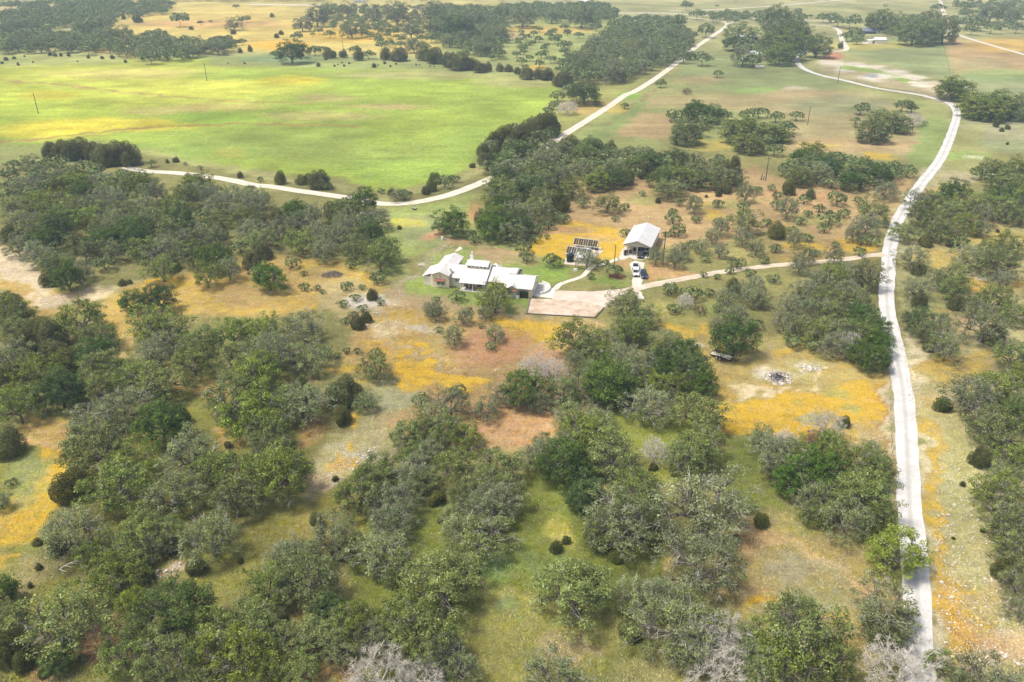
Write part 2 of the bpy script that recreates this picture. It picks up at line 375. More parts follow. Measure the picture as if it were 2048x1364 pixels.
# middle right
area([(1140,365),(1300,350),(1500,330),(1560,360),(1830,350),(1780,450),(1750,500),(1500,520),(1340,500),(1200,470),(1130,450)], (190,162,112), 18, 1)
for e in [(1450,412,50,10),(1640,440,60,12),(1560,470,60,14),(1560,400,40,8),(1400,500,60,14),(1330,545,40,8),(1290,400,50,10)]: ell(*e, (158,158,92), .7)
ell(1425,430,24,8,YEL,.9,fl=.6); ell(1400,412,30,6,YEL,.6,fl=.4); ell(1600,395,80,10,(204,160,112),.6)
area([(1030,500),(1090,470),(1150,440),(1245,455),(1262,480),(1240,520),(1180,515),(1120,520),(1060,520)], (204,172,78), 8, 1, fl=.85)
ell(1130,462,60,7,(196,160,110),.9,fl=0); ell(1200,477,46,5,(200,164,100),.8,fl=.1)
ell(1610,495,44,13,YEL,.9,fl=.8); ell(1710,492,40,12,YEL,.9,fl=.8); ell(1560,455,26,9,YEL,.8,fl=.6); ell(1650,520,110,7,(196,164,84),.8,fl=.4)
ell(1500,500,60,20,(150,154,86),.6); ell(1760,470,30,20,(150,156,92),.6); ell(1740,400,60,30,(180,158,104),.6)
# house surroundings
area([(780,420),(900,395),(960,380),(950,400),(940,430),(1000,480),(1060,500),(1060,560),(1000,530),(880,490),(820,520),(780,560),(760,530)], (156,168,92), 14, 1)
ell(845,460,46,30,(152,160,106),.9); ell(812,443,40,8,(196,186,80),.7,fl=.2); ell(946,428,14,20,BR,.9); ell(866,470,24,9,(206,160,118),.9); ell(920,482,26,10,(200,160,116),.8)
area([(880,490),(960,485),(1060,520),(1150,560),(1150,545),(1080,512),(1000,500),(940,500)], (180,164,116), 10, .9); ell(1000,508,60,9,(196,166,122),.9)
area([(812,588),(825,560),(850,530),(880,500),(930,500),(960,520),(1060,530),(1080,505),(1120,520),(1150,545),(1150,560),(1110,570),(1070,572),(1062,600),(1052,622),(960,610),(880,600)], (152,172,84), 8, 1)
ell(1085,545,70,12,(148,176,76),.9); ell(1030,606,40,10,(128,150,68),.9); ell(890,512,30,14,(176,172,108),.7); ell(1010,520,60,6,(184,166,116),.7)
area([(1114,574),(1180,540),(1235,520),(1262,530),(1264,570),(1200,578)], (158,156,92), 5, 1); ell(1215,562,34,8,(132,156,68),.8); ell(1240,530,20,12,(192,158,108),.8)
area([(1290,520),(1340,525),(1400,545),(1320,562),(1285,568)], (190,154,104), 6, .9)
track([(905,475),(860,510),(830,545),(800,580),(770,610)], 7, (176,168,130), 8, .8, rk=.5); track([(860,505),(840,530),(800,570)], 2, (120,130,86), 3, .7)
area([(760,570),(870,590),(1050,625),(1190,640),(1200,650),(1040,632),(860,620),(780,640)], (182,160,120), 8, .9)
# middle left clearing
area([(-60,470),(60,500),(85,560),(100,600),(160,620),(400,560),(520,500),(640,520),(720,540),(780,580),(700,600),(600,610),(400,640),(250,620),(100,640),(40,600),(-60,540)], (196,168,96), 14, 1, fl=.15)
area([(-60,480),(40,495),(75,530),(100,590),(200,585),(280,560),(190,600),(90,615),(30,560),(-60,530)], (226,208,172), 8, .95, fl=0, rk=.7)
ell(160,590,70,12,(228,206,160),.9,rk=.3)
area([(200,600),(240,580),(330,545),(430,535),(500,560),(650,600),(620,620),(500,640),(400,620),(300,640),(230,700),(210,660)], (198,170,92), 14, .95, fl=.5)
ell(120,582,36,6,YEL,.8,fl=.6); ell(180,477,24,8,(206,178,80),1,fl=.8); ell(490,590,60,18,(184,160,104),.7,fl=.15); ell(345,560,60,7,(200,170,80),.8,fl=.8)
ell(650,530,60,14,YEL,.8,fl=.6); ell(700,555,60,14,YEL,.7,fl=.6); ell(650,545,40,10,(170,150,96),.6,fl=.1); ell(600,500,80,8,(166,158,100),.7)
area([(640,560),(720,560),(760,600),(790,640),(760,680),(690,660),(640,620)], (190,174,120), 12, .9, rk=.3); ell(745,610,46,14,(206,200,186),.9,rk=.9)
area([(210,690),(260,660),(262,710),(225,730)], (198,176,110), 8, .9, rk=.3)
# central meadow below the house
area([(700,640),(790,610),(900,620),(1050,635),(1200,650),(1140,700),(1130,760),(1100,880),(1000,900),(840,870),(780,760),(690,730)], (192,164,104), 18, 1, fl=.16)
area([(980,630),(1050,632),(1130,650),(1110,690),(1060,700),(990,690),(1000,650)], (196,166,80), 10, 1, fl=.82)
area([(780,720),(840,680),(870,720),(960,750),(990,760),(900,790),(850,780),(810,790),(775,760)], (196,164,78), 12, 1, fl=.82)
ell(780,690,50,24,(206,172,80),.7,fl=.5); ell(690,740,30,9,YEL,.8,fl=.7); ell(730,770,24,8,YEL,.7,fl=.6); ell(800,640,60,14,(206,178,84),.7,fl=.3)
ell(850,655,36,9,(206,198,182),.9,fl=0,rk=.5); ell(880,680,30,40,(186,170,100),.5,fl=0); ell(1000,690,60,34,(196,150,108),.9,fl=0); ell(1090,720,40,26,(200,160,118),.9,fl=0)
ell(940,700,36,24,(198,154,112),.7,fl=0); ell(770,660,34,16,(220,206,170),.7,rk=.6); ell(725,600,30,12,(214,206,190),.8,rk=.8)
for pts in ([(770,600),(775,650),(800,690),(850,715),(880,735),(950,748),(1010,742),(1060,705),(1120,672)],): track(pts, 6, (176,160,112), 5, .75, fl=0); track(pts, 1.6, (206,182,140), 2, .8, fl=0)
track([(880,725),(940,738),(1000,735)], 2, (218,190,150), 3, .8, fl=0)
area([(1000,760),(1110,760),(1120,860),(1080,900),(980,900),(930,860),(950,820)], (198,160,112), 20, 1, fl=0); ell(1050,845,90,30,(210,168,116),.8,fl=0)
area([(740,760),(830,790),(850,850),(760,920),(640,1010),(600,1010),(640,930),(690,860),(760,800)], (182,174,124), 18, 1, fl=.05); ell(790,800,40,24,(180,180,136),.8)
ell(712,838,12,18,YEL,.9,fl=.9); ell(712,890,14,8,YEL,.9,fl=.8); ell(690,930,26,20,(208,172,90),.8,fl=.6,rk=.4); ell(640,955,40,14,(206,178,140),.7,rk=.5); ell(720,905,40,16,(192,186,158),.8,rk=.5)
ell(820,845,60,24,(196,158,104),.7)
# right meadow with the burn pit
area([(1310,600),(1420,640),(1560,680),(1640,700),(1780,740),(1782,880),(1700,890),(1560,880),(1440,870),(1400,780),(1420,740),(1340,680)], (176,160,98), 14, 1, fl=.45)
ell(1370,655,50,16,YEL,.9,fl=.8); ell(1440,620,60,16,(150,160,84),.8,fl=0); area([(1300,600),(1360,620),(1420,680),(1400,660),(1330,640)], (160,160,84), 8, .7, fl=0)
area([(1440,800),(1560,790),(1640,800),(1770,760),(1780,880),(1700,890),(1560,870),(1440,870)], (194,164,76), 12, 1, fl=.8)
ell(1560,690,60,18,(176,166,100),.7,fl=.2); ell(1575,705,24,12,YEL,.8,fl=.8); ell(1540,705,10,26,(178,160,130),.7,fl=0); ell(1620,735,40,14,(182,176,120),.8,fl=.1,rk=.4)
ell(1480,782,24,9,(218,200,160),.7,fl=0,rk=.2); track([(1470,792),(1500,776),(1560,790),(1600,788),(1640,760),(1660,740)], 5, (228,210,172), 9, .9, fl=0, rk=.3)
ell(1545,752,38,15,(214,204,178),.9,fl=0,rk=.9); ell(1556,757,17,8,(92,86,88),1,rk=.2); ell(1620,738,20,6,(206,200,176),.8,fl=0,rk=.9)
track([(1440,690),(1430,740),(1440,800)], 3, (170,140,60), 4, .7, fl=.3); ell(1380,690,26,5,(236,226,204),.9,fl=0)
ell(1620,830,40,12,(160,168,110),.7,fl=.1); ell(1680,800,30,10,(164,170,100),.6,fl=.3); ell(1740,870,50,30,(188,168,116),.7,fl=.2,rk=.2)
track([(1772,760),(1774,930)], 6, (176,140,92), 6, .8, fl=.15)
area([(1310,860),(1420,870),(1400,960),(1320,960),(1230,880)], (142,148,64), 14, .9); track([(1230,872),(1420,878)], 2, (198,176,116), 4, .7)
area([(1230,800),(1420,850),(1420,880),(1230,900)], (138,148,60), 14, .9); ell(1362,826,0.1,0.1,CAL,0)
# right of the road
area([(1810,480),(2060,440),(2060,1400),(1870,1400),(1850,1100),(1835,850),(1800,640),(1795,540)], (184,176,122), 10, 1, rk=.35)
ell(1960,440,80,12,(206,160,120),.8); ell(1970,475,100,18,(190,172,84),.8,fl=.4); ell(1880,520,70,22,(196,172,84),.7,fl=.4); ell(1990,570,80,22,(200,170,90),1,fl=.56); ell(1970,553,60,6,CAL,.9,rk=.3)
ell(1850,600,40,60,(160,166,96),.6); ell(1890,640,50,20,(192,172,104),.7,fl=.36); ell(1920,660,40,24,(218,186,128),.7,rk=.4); ell(1860,380,20,8,YEL,.8,fl=.7)
ell(1900,740,70,30,(192,170,96),1,fl=.52); ell(1980,715,60,18,(192,172,96),.8,fl=.5); ell(1835,720,16,60,(226,212,170),.9,rk=.8)
ell(1880,820,50,20,(196,178,110),.8,fl=.3); ell(1890,900,60,50,(176,172,112),.8,rk=.3)
area([(1836,840),(1858,840),(1875,900),(1880,1000),(1890,1100),(1900,1180),(1880,1300),(1870,1200),(1856,1080),(1848,960)], (184,166,100), 8, 1, fl=.72)
ell(1940,1000,60,60,(178,178,118),.8,rk=.5); ell(1930,1170,24,12,YEL,1,fl=.9); ell(1955,1230,20,9,YEL,1,fl=.95); ell(1900,1200,40,60,(214,176,90),.8,fl=.55,rk=.4)
ell(2000,1290,90,50,(212,182,134),.9,fl=0,rk=.2); ell(1920,1280,40,50,(216,176,96),.8,fl=.5,rk=.5); ell(1970,1120,60,70,(190,184,124),.7,rk=.6); ell(1970,1180,50,30,(196,174,118),.6,rk=.5)
track([(1797,700),(1830,860),(1840,1000),(1856,1180),(1864,1400)], 11, (228,214,184), 8, .55, rk=.6)
track([(1768,620),(1786,780),(1790,900),(1800,1060)], 12, (216,200,164), 8, .7, rk=.5)
track([(1870,340),(1800,450),(1790,500)], 22, (206,196,160), 12, .6, rk=.5)
# lower right
area([(1430,1040),(1500,1010),(1640,1030),(1760,1100),(1800,1180),(1760,1330),(1560,1300),(1440,1200)], (172,158,98), 20, 1)
ell(1520,1080,60,24,(204,172,120),.9); track([(1600,1080),(1650,1120),(1720,1170)], 12, (214,184,130), 12, .9); ell(1320,1130,40,26,(216,186,124),.9); ell(1480,1180,70,20,(200,172,116),.8)
ell(1600,1140,60,30,(168,162,128),.8); ell(1560,1203,60,13,(196,166,76),1,fl=.8); ell(1640,1215,50,9,YEL,.7,fl=.6); ell(1640,1190,60,14,(164,166,118),.6)
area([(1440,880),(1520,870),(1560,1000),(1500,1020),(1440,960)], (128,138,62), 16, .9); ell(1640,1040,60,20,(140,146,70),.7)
# lower middle and left: dimmer, greener grass
area([(700,1040),(1050,940),(1180,1000),(1340,1040),(1320,1180),(1200,1400),(760,1400)], (120,128,56), 26, 1)
area([(960,1180),(1200,1200),(1240,1300),(1180,1400),(900,1400),(900,1280)], (150,148,78), 26, 1); ell(1140,1310,70,24,(178,160,120),.7); ell(980,1150,60,30,(122,146,84),.8); ell(1070,1130,60,20,(124,142,78),.6)
ell(1130,1050,24,40,(186,176,84),.8); ell(1160,1000,60,30,(134,150,66),.7); ell(1000,1230,40,20,(128,150,96),.6)
area([(500,1060),(640,980),(700,960),(720,1060),(600,1110),(480,1180),(430,1150),(440,1100)], (138,134,64), 18, 1); ell(620,1060,40,30,(170,156,84),.7)
area([(280,760),(520,740),(640,900),(560,1000),(300,1150),(140,1100),(160,900)], (128,128,62), 30, 1)
for e in [(430,775,44,20),(470,800,40,18),(455,850,24,14),(480,880,30,20),(620,870,40,16),(350,770,24,12),(590,770,30,10)]: ell(*e, (190,156,96), .8)
for e in [(320,1140,40,10),(365,1120,26,12),(300,1155,30,8)]: ell(*e, (206,178,146), .9, rk=.6)
area([(-60,860),(60,840),(165,790),(175,860),(150,900),(110,1030),(60,1090),(60,1200),(160,1170),(170,1210),(120,1190),(60,1400),(-60,1400)], (148,148,72), 14, 1)
area([(70,870),(135,882),(130,960),(105,1035),(60,1075),(0,1090),(0,1010),(60,950)], (190,166,76), 9, 1, fl=.78); ell(110,850,60,22,(190,160,92),.9,fl=.1); ell(95,880,50,7,(216,178,132),.8,fl=0)
ell(40,960,40,50,(150,158,96),.8,fl=.05); ell(10,1110,20,8,YEL,.8,fl=.8); ell(40,1150,50,30,(172,160,110),.8); ell(140,1180,60,40,(158,158,60),.8); ell(60,1340,60,30,(160,160,60),.8); ell(8,1345,16,14,YEL,.8,fl=.6)
ell(210,1265,24,40,(196,152,112),.9); ell(110,1345,60,16,(190,154,112),.8); ell(90,1300,30,20,(176,146,110),.7); ell(450,1120,60,30,(140,146,66),.8)
area([(380,1150),(480,1100),(500,1140),(430,1230),(400,1330),(320,1260)], (150,148,72), 18, .9); ell(170,1330,80,30,(138,142,60),.7); ell(610,1270,60,60,(122,104,52),.7); ell(660,1340,60,30,(140,108,66),.7)
C *= (0.90+.2*vnoise(gx,gy,30,8))[:,None]; C *= (0.93+.14*vnoise(gx,gy,9,9))[:,None]
C = np.clip(C, 0, 1)
lin = np.where(C <= .04045, C/12.92, ((C+.055)/1.055)**2.4)
lum = lin@np.array([.3,.6,.1]); lin = (lin*.93+lum[:,None]*.05)*.72
nr, nc = YY.shape
idx = np.arange(NV).reshape(nr, nc)
quads = np.stack([idx[:-1,:-1], idx[:-1,1:], idx[1:,1:], idx[1:,:-1]], -1).reshape(-1,4)
me = bpy.data.meshes.new("ground")
me.vertices.add(NV); me.vertices.foreach_set("co", np.stack([gx,gy,np.zeros(NV)],1).ravel())
me.loops.add(quads.size); me.loops.foreach_set("vertex_index", quads.ravel())
me.polygons.add(len(quads)); me.polygons.foreach_set("loop_start", np.arange(0, quads.size, 4)); me.polygons.foreach_set("loop_total", np.full(len(quads),4))
me.update(); me.validate()
ca = me.color_attributes.new("cover", 'FLOAT_COLOR', 'POINT')
ca.data.foreach_set("color", np.concatenate([lin, np.ones((NV,1))],1).ravel())
cb = me.color_attributes.new("extra", 'FLOAT_COLOR', 'POINT')
cb.data.foreach_set("color", np.stack([FL, RK, np.zeros(NV), np.ones(NV)],1).ravel())
ground = bpy.data.objects.new("ground", me); COL.objects.link(ground); tag(ground, kind="structure")
def ground_mat():
    m, n, l, b = newmat("ground_cover")
    b.inputs["Roughness"].default_value = .95; b.inputs["Specular IOR Level"].default_value = .05
    A = n.new("ShaderNodeAttribute"); A.attribute_name = "cover"
    B = n.new("ShaderNodeAttribute"); B.attribute_name = "extra"
    sp = n.new("ShaderNodeSeparateColor"); l.new(B.outputs["Color"], sp.inputs[0])
    tc = n.new("ShaderNodeTexCoord")
    def noise(sc, det=3, rough=.6):
        q = n.new("ShaderNodeTexNoise"); q.inputs["Scale"].default_value = sc; q.inputs["Detail"].default_value = det; q.inputs["Roughness"].default_value = rough
        l.new(tc.outputs["Object"], q.inputs["Vector"]); return q.outputs["Fac"]
    def rng_(src, a, bb, c, d):
        q = n.new("ShaderNodeMapRange"); q.inputs[1].default_value = a; q.inputs[2].default_value = bb; q.inputs[3].default_value = c; q.inputs[4].default_value = d
        l.new(src, q.inputs[0]); return q.outputs[0]
    def math_(op, a, bb):
        q = n.new("ShaderNodeMath"); q.operation = op
        for i, v in enumerate((a, bb)):
            if isinstance(v, (int, float)): q.inputs[i].default_value = v
            else: l.new(v, q.inputs[i])
        return q.outputs[0]
    def mix(f, a, bb, mode='MIX'):
        q = n.new("ShaderNodeMix"); q.data_type = 'RGBA'; q.blend_type = mode
        if isinstance(f, (int, float)): q.inputs[0].default_value = f
        else: l.new(f, q.inputs[0])
        for i, v in ((6,a),(7,bb)):
            if isinstance(v, tuple): q.inputs[i].default_value = (*v, 1)
            else: l.new(v, q.inputs[i])
        return q.outputs[2]
    fine = noise(2.6, 5, .75); mid = noise(.35, 4, .6); tuft = noise(.9, 4, .7)
    v = math_('MULTIPLY', rng_(fine, .28, .72, .58, 1.38), rng_(mid, .3, .7, .84, 1.16))
    v = math_('MULTIPLY', v, rng_(tuft, .3, .7, .78, 1.2))
    mp = n.new('ShaderNodeMapping'); mp.inputs['Scale'].default_value = (.03, .16, 1); mp.inputs['Rotation'].default_value = (0,0,.06); l.new(tc.outputs['Object'], mp.inputs[0])
    st = n.new('ShaderNodeTexNoise'); st.inputs['Scale'].default_value = 1.0; st.inputs['Detail'].default_value = 6; st.inputs['Roughness'].default_value = .7; l.new(mp.outputs[0], st.inputs['Vector'])
    v = math_('MULTIPLY', v, rng_(st.outputs['Fac'], .3, .7, .84, 1.16))
    vm = n.new("ShaderNodeVectorMath"); vm.operation = 'SCALE'; l.new(A.outputs["Color"], vm.inputs[0]); l.new(v, vm.inputs["Scale"])
    col = vm.outputs[0]
    # hue drift between straw and green
    hs = n.new("ShaderNodeHueSaturation"); l.new(col, hs.inputs["Color"]); l.new(rng_(noise(.16, 5, .65), .3, .7, .490, .512), hs.inputs["Hue"])
    l.new(rng_(noise(.5, 3, .6), .3, .7, .85, 1.15), hs.inputs["Saturation"])
    col = hs.outputs[0]
    # flower drifts
    fn = math_('ADD', math_('MULTIPLY', noise(1.5, 5, .78), .55), math_('MULTIPLY', noise(.33, 3, .6), .45))
    fm = math_('SUBTRACT', math_('ADD', sp.outputs[0], math_('MULTIPLY', math_('SUBTRACT', fn, .5), 3.4)), .50)
    fm = math_('MULTIPLY', fm, 2.0); fc = n.new("ShaderNodeClamp"); l.new(fm, fc.inputs[0])
    fz = math_('GREATER_THAN', sp.outputs[0], .04)
    fk = math_('MULTIPLY', math_('MULTIPLY', fc.outputs[0], fz), .70)
    ycol = mix(rng_(fine, .35, .65, 0, 1), (.46,.285,.016), (.64,.44,.035))
    col = mix(fk, col, ycol)
    # stones
    vo = n.new("ShaderNodeTexVoronoi"); vo.inputs["Scale"].default_value = 1.35; l.new(tc.outputs["Object"], vo.inputs["Vector"])
    rs = noise(.7, 4, .7)
    th = math_('MULTIPLY', math_('MULTIPLY', sp.outputs[1], .34), rng_(rs, .42, .62, 0, 1))
    rk = math_('LESS_THAN', vo.outputs["Distance"], th)
    col = mix(math_('MULTIPLY', rk, .85), col, (.70,.66,.56))
    l.new(col, b.inputs["Base Color"])
    bp = n.new("ShaderNodeBump"); bp.inputs["Strength"].default_value = .9; bp.inputs["Distance"].default_value = .22
    l.new(math_('ADD', fine, tuft), bp.inputs["Height"]); l.new(bp.outputs[0], b.inputs["Normal"])
    return m
me.materials.append(ground_mat())
# ------------------------------------------------------------------ roads, drive, aprons
def road_mat(name, ca_, cb_, worn, wheel=True):
    m, n, l, b = newmat(name)
    b.inputs["Roughness"].default_value = .95; b.inputs["Specular IOR Level"].default_value = .1
    uv = n.new("ShaderNodeUVMap"); uv.uv_map = "across"
    tc = n.new("ShaderNodeTexCoord")
    nz = n.new("ShaderNodeTexNoise"); nz.inputs["Scale"].default_value = .25; nz.inputs["Detail"].default_value = 6; nz.inputs["Roughness"].default_value = .65
    n2 = n.new("ShaderNodeTexNoise"); n2.inputs["Scale"].default_value = 3.0; n2.inputs["Detail"].default_value = 5
    l.new(tc.outputs["Object"], nz.inputs["Vector"]); l.new(tc.outputs["Object"], n2.inputs["Vector"])
    cr = n.new("ShaderNodeValToRGB"); cr.color_ramp.elements[0].position = .38; cr.color_ramp.elements[1].position = .62
    cr.color_ramp.elements[0].color = (*ca_, 1); cr.color_ramp.elements[1].color = (*cb_, 1); l.new(nz.outputs["Fac"], cr.inputs[0])
    col = cr.outputs[0]
    sx = n.new("ShaderNodeSeparateXYZ"); l.new(uv.outputs[0], sx.inputs[0])
    if wheel:
        def track_at(c):
            s1 = n.new("ShaderNodeMath"); s1.operation = 'SUBTRACT'; l.new(sx.outputs[0], s1.inputs[0]); s1.inputs[1].default_value = c
            s2 = n.new("ShaderNodeMath"); s2.operation = 'ABSOLUTE'; l.new(s1.outputs[0], s2.inputs[0])
            s3 = n.new("ShaderNodeMapRange"); l.new(s2.outputs[0], s3.inputs[0]); s3.inputs[1].default_value = .05; s3.inputs[2].default_value = .14; s3.inputs[3].default_value = 1; s3.inputs[4].default_value = 0
            return s3.outputs[0]
        for c in (.5,):
            mx = n.new("ShaderNodeMix"); mx.data_type = 'RGBA'; l.new(col, mx.inputs[6]); mx.inputs[7].default_value = (*worn, 1)
            mm = n.new("ShaderNodeMath"); mm.operation = 'MULTIPLY'; mm.use_clamp = True; l.new(track_at(c), mm.inputs[0]); l.new(n2.outputs["Fac"], mm.inputs[1])
            l.new(mm.outputs[0], mx.inputs[0]); col = mx.outputs[2]
    m3 = n.new("ShaderNodeMapRange"); l.new(n2.outputs["Fac"], m3.inputs[0]); m3.inputs[1].default_value = .3; m3.inputs[2].default_value = .7; m3.inputs[3].default_value = .86; m3.inputs[4].default_value = 1.12
    vm = n.new("ShaderNodeVectorMath"); vm.operation = 'SCALE'; l.new(col, vm.inputs[0]); l.new(m3.outputs[0], vm.inputs["Scale"])
    l.new(vm.outputs[0], b.inputs["Base Color"])
    bp = n.new("ShaderNodeBump"); bp.inputs["Strength"].default_value = .5; bp.inputs["Distance"].default_value = .05
    l.new(n2.outputs["Fac"], bp.inputs["Height"]); l.new(bp.outputs[0], b.inputs["Normal"])
    return m
M['gravel'] = road_mat('pale_gravel', (.48,.475,.455), (.62,.61,.585), (.34,.34,.31))
M['caliche'] = road_mat('cream_caliche', (.54,.49,.40), (.68,.63,.54), (.48,.43,.31))
M['drive'] = road_mat('sandy_drive', (.48,.40,.30), (.60,.52,.41), (.42,.37,.22))
M['pad'] = road_mat('sandy_pad', (.50,.41,.325), (.60,.52,.44), (.5,.4,.3), wheel=False)
M['padrough'] = road_mat('rough_pad', (.40,.30,.205), (.59,.505,.405), (.5,.4,.3), wheel=False)
M['chalk'] = road_mat('white_chalk', (.50,.46,.39), (.62,.58,.51), (.5,.4,.3), wheel=False)
def smooth_pts(P, step):
    P = [np.array(p, float) for p in P]; out = []
    for i in range(len(P)-1):
        p0 = P[max(0,i-1)]; p1 = P[i]; p2 = P[i+1]; p3 = P[min(len(P)-1,i+2)]
        k = max(2, int(np.hypot(*(p2-p1)[:2])/step))
        for j in range(k):
            t = j/k
            out.append(.5*((2*p1)+(-p0+p2)*t+(2*p0-5*p1+4*p2-p3)*t*t+(-p0+3*p1-3*p2+p3)*t**3))
    out.append(P[-1]); return out
def road(name, px, width, material, z, step=4.0, ragged=.32, world_pts=False):
    pts = px if world_pts else [G(*p[:2]) for p in px]
    ws = [p[2] if len(p) > 2 else width for p in px]
    P = smooth_pts([(a[0],a[1],w) for a, w in zip(pts, ws)], step)
    V = []; UV = []; fs = []
    N = 6
    L = 0
    for i, p in enumerate(P):
        a = P[max(0,i-1)]; b = P[min(len(P)-1,i+1)]; d = (b-a)[:2]; d = d/ (np.hypot(*d)+1e-9); nrm = np.array([-d[1], d[0]])
        e0 = random.uniform(-1,1)*ragged*.5; e1 = random.uniform(-1,1)*ragged*.5
        for k in range(N+1):
            t = k/N; off = (t-.5)*p[2]
            if k == 0: off -= e0
            if k == N: off += e1
            V.append((p[0]+nrm[0]*off, p[1]+nrm[1]*off, z)); UV.append((t, L/10))
        L += np.hypot(*(b-a)[:2])/2
    for i in range(len(P)-1):
        for k in range(N):
            q = i*(N+1)+k; fs.append((q+1, q, q+N+1, q+N+2))
    me = bpy.data.meshes.new(name); me.from_pydata(V, [], fs); me.materials.append(material)
    uvl = me.uv_layers.new(name="across")
    li = np.zeros(len(me.loops), int); me.loops.foreach_get("vertex_index", li)
    uvl.data.foreach_set("uv", np.array(UV)[li].ravel())
    me.update()
    o = bpy.data.objects.new(name, me); COL.objects.link(o); tag(o, kind="structure"); return o
def sheet(name, px, material, z, jag=.3, step=1.2):
    pts = [np.array(G(*p)) for p in px]; V = []
    for a, b in zip(pts, pts[1:]+pts[:1]):
        k = max(1, int(np.hypot(*(b-a))/step))
        for j in range(k):
            q = a+(b-a)*j/k; V.append((q[0]+random.uniform(-jag,jag), q[1]+random.uniform(-jag,jag), z))
    me = bpy.data.meshes.new(name); me.from_pydata(V, [], [tuple(range(len(V)))]); me.materials.append(material); me.uv_layers.new(name="across")
    o = bpy.data.objects.new(name, me); COL.objects.link(o); tag(o, kind="structure")
    if me.polygons[0].normal.z < 0: me.flip_normals()
    return o
MAIN=[(1846,1420,4.2),(1838,1330),(1836,1250),(1834,1180),(1820,1023),(1812,852),(1806,782),(1797,732),(1788,682),(1778,640),(1773,590),(1776,545),(1778,510),(1783,480),(1796,440),(1820,400),(1848,360),(1864,341),(1885,310),(1902,270),(1912,240),(1913,224),(1903,209),(1873,198),(1836,189),(1803,184),(1748,175),(1686,160),(1641,150),(1611,139),(1596,127),(1594,118),(1602,107),(1618,99)]
MAIN=[(p[0],p[1],4.1) for p in MAIN]
road("road", MAIN, 4.1, M['gravel'], .012, 3)
DIAG=[(1486,33),(1474,38),(1455,50),(1444,59),(1391,95),(1361,120),(1314,155),(1274,180),(1249,191),(1219,212),(1164,247),(1116,277),(1070,308),(1030,333),(974,360),(924,381),(874,396),(824,405),(777,408),(740,404),(700,396),(637,387),(594,381),(537,372),(512,371),(445,357),(357,346),(287,342),(250,334)]
road("road", [(p[0],p[1],4.6) for p in DIAG], 4.6, M['caliche'], .008, 5)
road("road", [(1770,508,3.4),(1756,510,3.0),(1736,511,2.9),(1700,517,2.8),(1636,524,2.8),(1536,532,2.7),(1449,543,2.8),(1374,556,2.9),(1319,567,3.2),(1286,573,3.4),(1262,580,4)], 3, M['drive'], .016, 2)
road("road", [(500,8.5,16),(662,11,16),(752,15,16),(837,18,16),(960,21,12),(1071,24,10),(1136,25,10),(1250,26,10),(1326,26,9),(1376,29,7),(1424,31,6),(1480,35,6),(1536,38,6),(1621,41,6),(1686,43,6),(1761,46,6),(1850,52,5),(1890,58,5)], 10, M['caliche'], .020, 20)
road("road", [(1377,35,5),(1424,40,5),(1450,44,5),(1456,50,5)], 5, M['caliche'], .024, 8)
road("road", [(1340,22,7),(1429,19,7),(1536,12.5,7),(1671,1,7),(1740,-8,7)], 7, M['caliche'], .028, 20)
road("road", [(1880,-4,5),(1883,12,5),(1889,28,5),(1892,38,5),(1901,46,5),(1961,53,5),(2080,58,5)], 5, M['caliche'], .032, 10)
road("road", [(1886,34,4.5),(1885,52,4.5),(1903,65,4.5),(1961,84,4.5),(2048,109,4.5),(2090,122,4.5)], 5, M['caliche'], .036, 10)
road("road", [(1618,49,4.5),(1660,53,4.5),(1677,60,4.5),(1680,70,4.5),(1687,86,4.5),(1693,95,4.5),(1689,101,4.5),(1670,102.5,4.5),(1640,102,4.5)], 5, M['caliche'], .040, 6)
road("road", [(1520,116,4),(1552,119,4),(1580,121,4),(1596,123,4)], 4, M['caliche'], .044, 5)
road("road", [(298,3,5),(420,-4,5)], 8, M['caliche'], .020, 20)
sheet("path", [(1530,44),(1552,46),(1548,52),(1524,50)], M['chalk'], .048)
sheet("path", [(1500,104),(1560,108),(1575,112),(1550,117),(1500,115)], M['chalk'], .048)
sheet("path", [(1724,83),(1748,84),(1752,88),(1726,87)], M['chalk'], .02)
sheet("driveway", [(1108,581),(1186,583),(1249,577),(1290,571),(1297,575),(1262,583),(1240,591),(1226,604),(1200,624),(1180,606),(1130,601),(1104,598)], M['pad'], .020, .15)
sheet("driveway", [(1060,597),(1104,598),(1130,601),(1180,606),(1206,614),(1189,634),(1120,630),(1054,627)], M['padrough'], .024, .3)
sheet("driveway", [(1061,592),(1066,572),(1112,577),(1105,597)], M['concrete'], .05, 0.0, 3)
road("path", [(1110,579,1.6),(1117,571,1.6),(1126,566,1.5),(1164,553,1.5),(1176,541,1.5),(1186,533,1.5),(1214,526,1.4),(1236,517,1.6)], 1.5, M['caliche'], .028, 1.5, .15)
sheet("driveway", [(1236,519),(1242,504),(1248,494),(1300,490),(1302,512),(1284,520),(1268,519),(1258,515),(1246,520)], M['chalk'], .028, .15)
sheet("driveway", [(1259,527),(1270,521),(1290,526),(1287,536),(1280,547),(1286,558),(1283,571),(1263,572),(1266,550)], M['chalk'], .032, .2)
sheet("path", [(1270,584),(1281,583),(1288,598),(1276,601)], M['chalk'], .012, .25)
sheet("path", [(909,502),(920,493),(926,496),(920,501),(911,503)], M['chalk'], .012, .2)
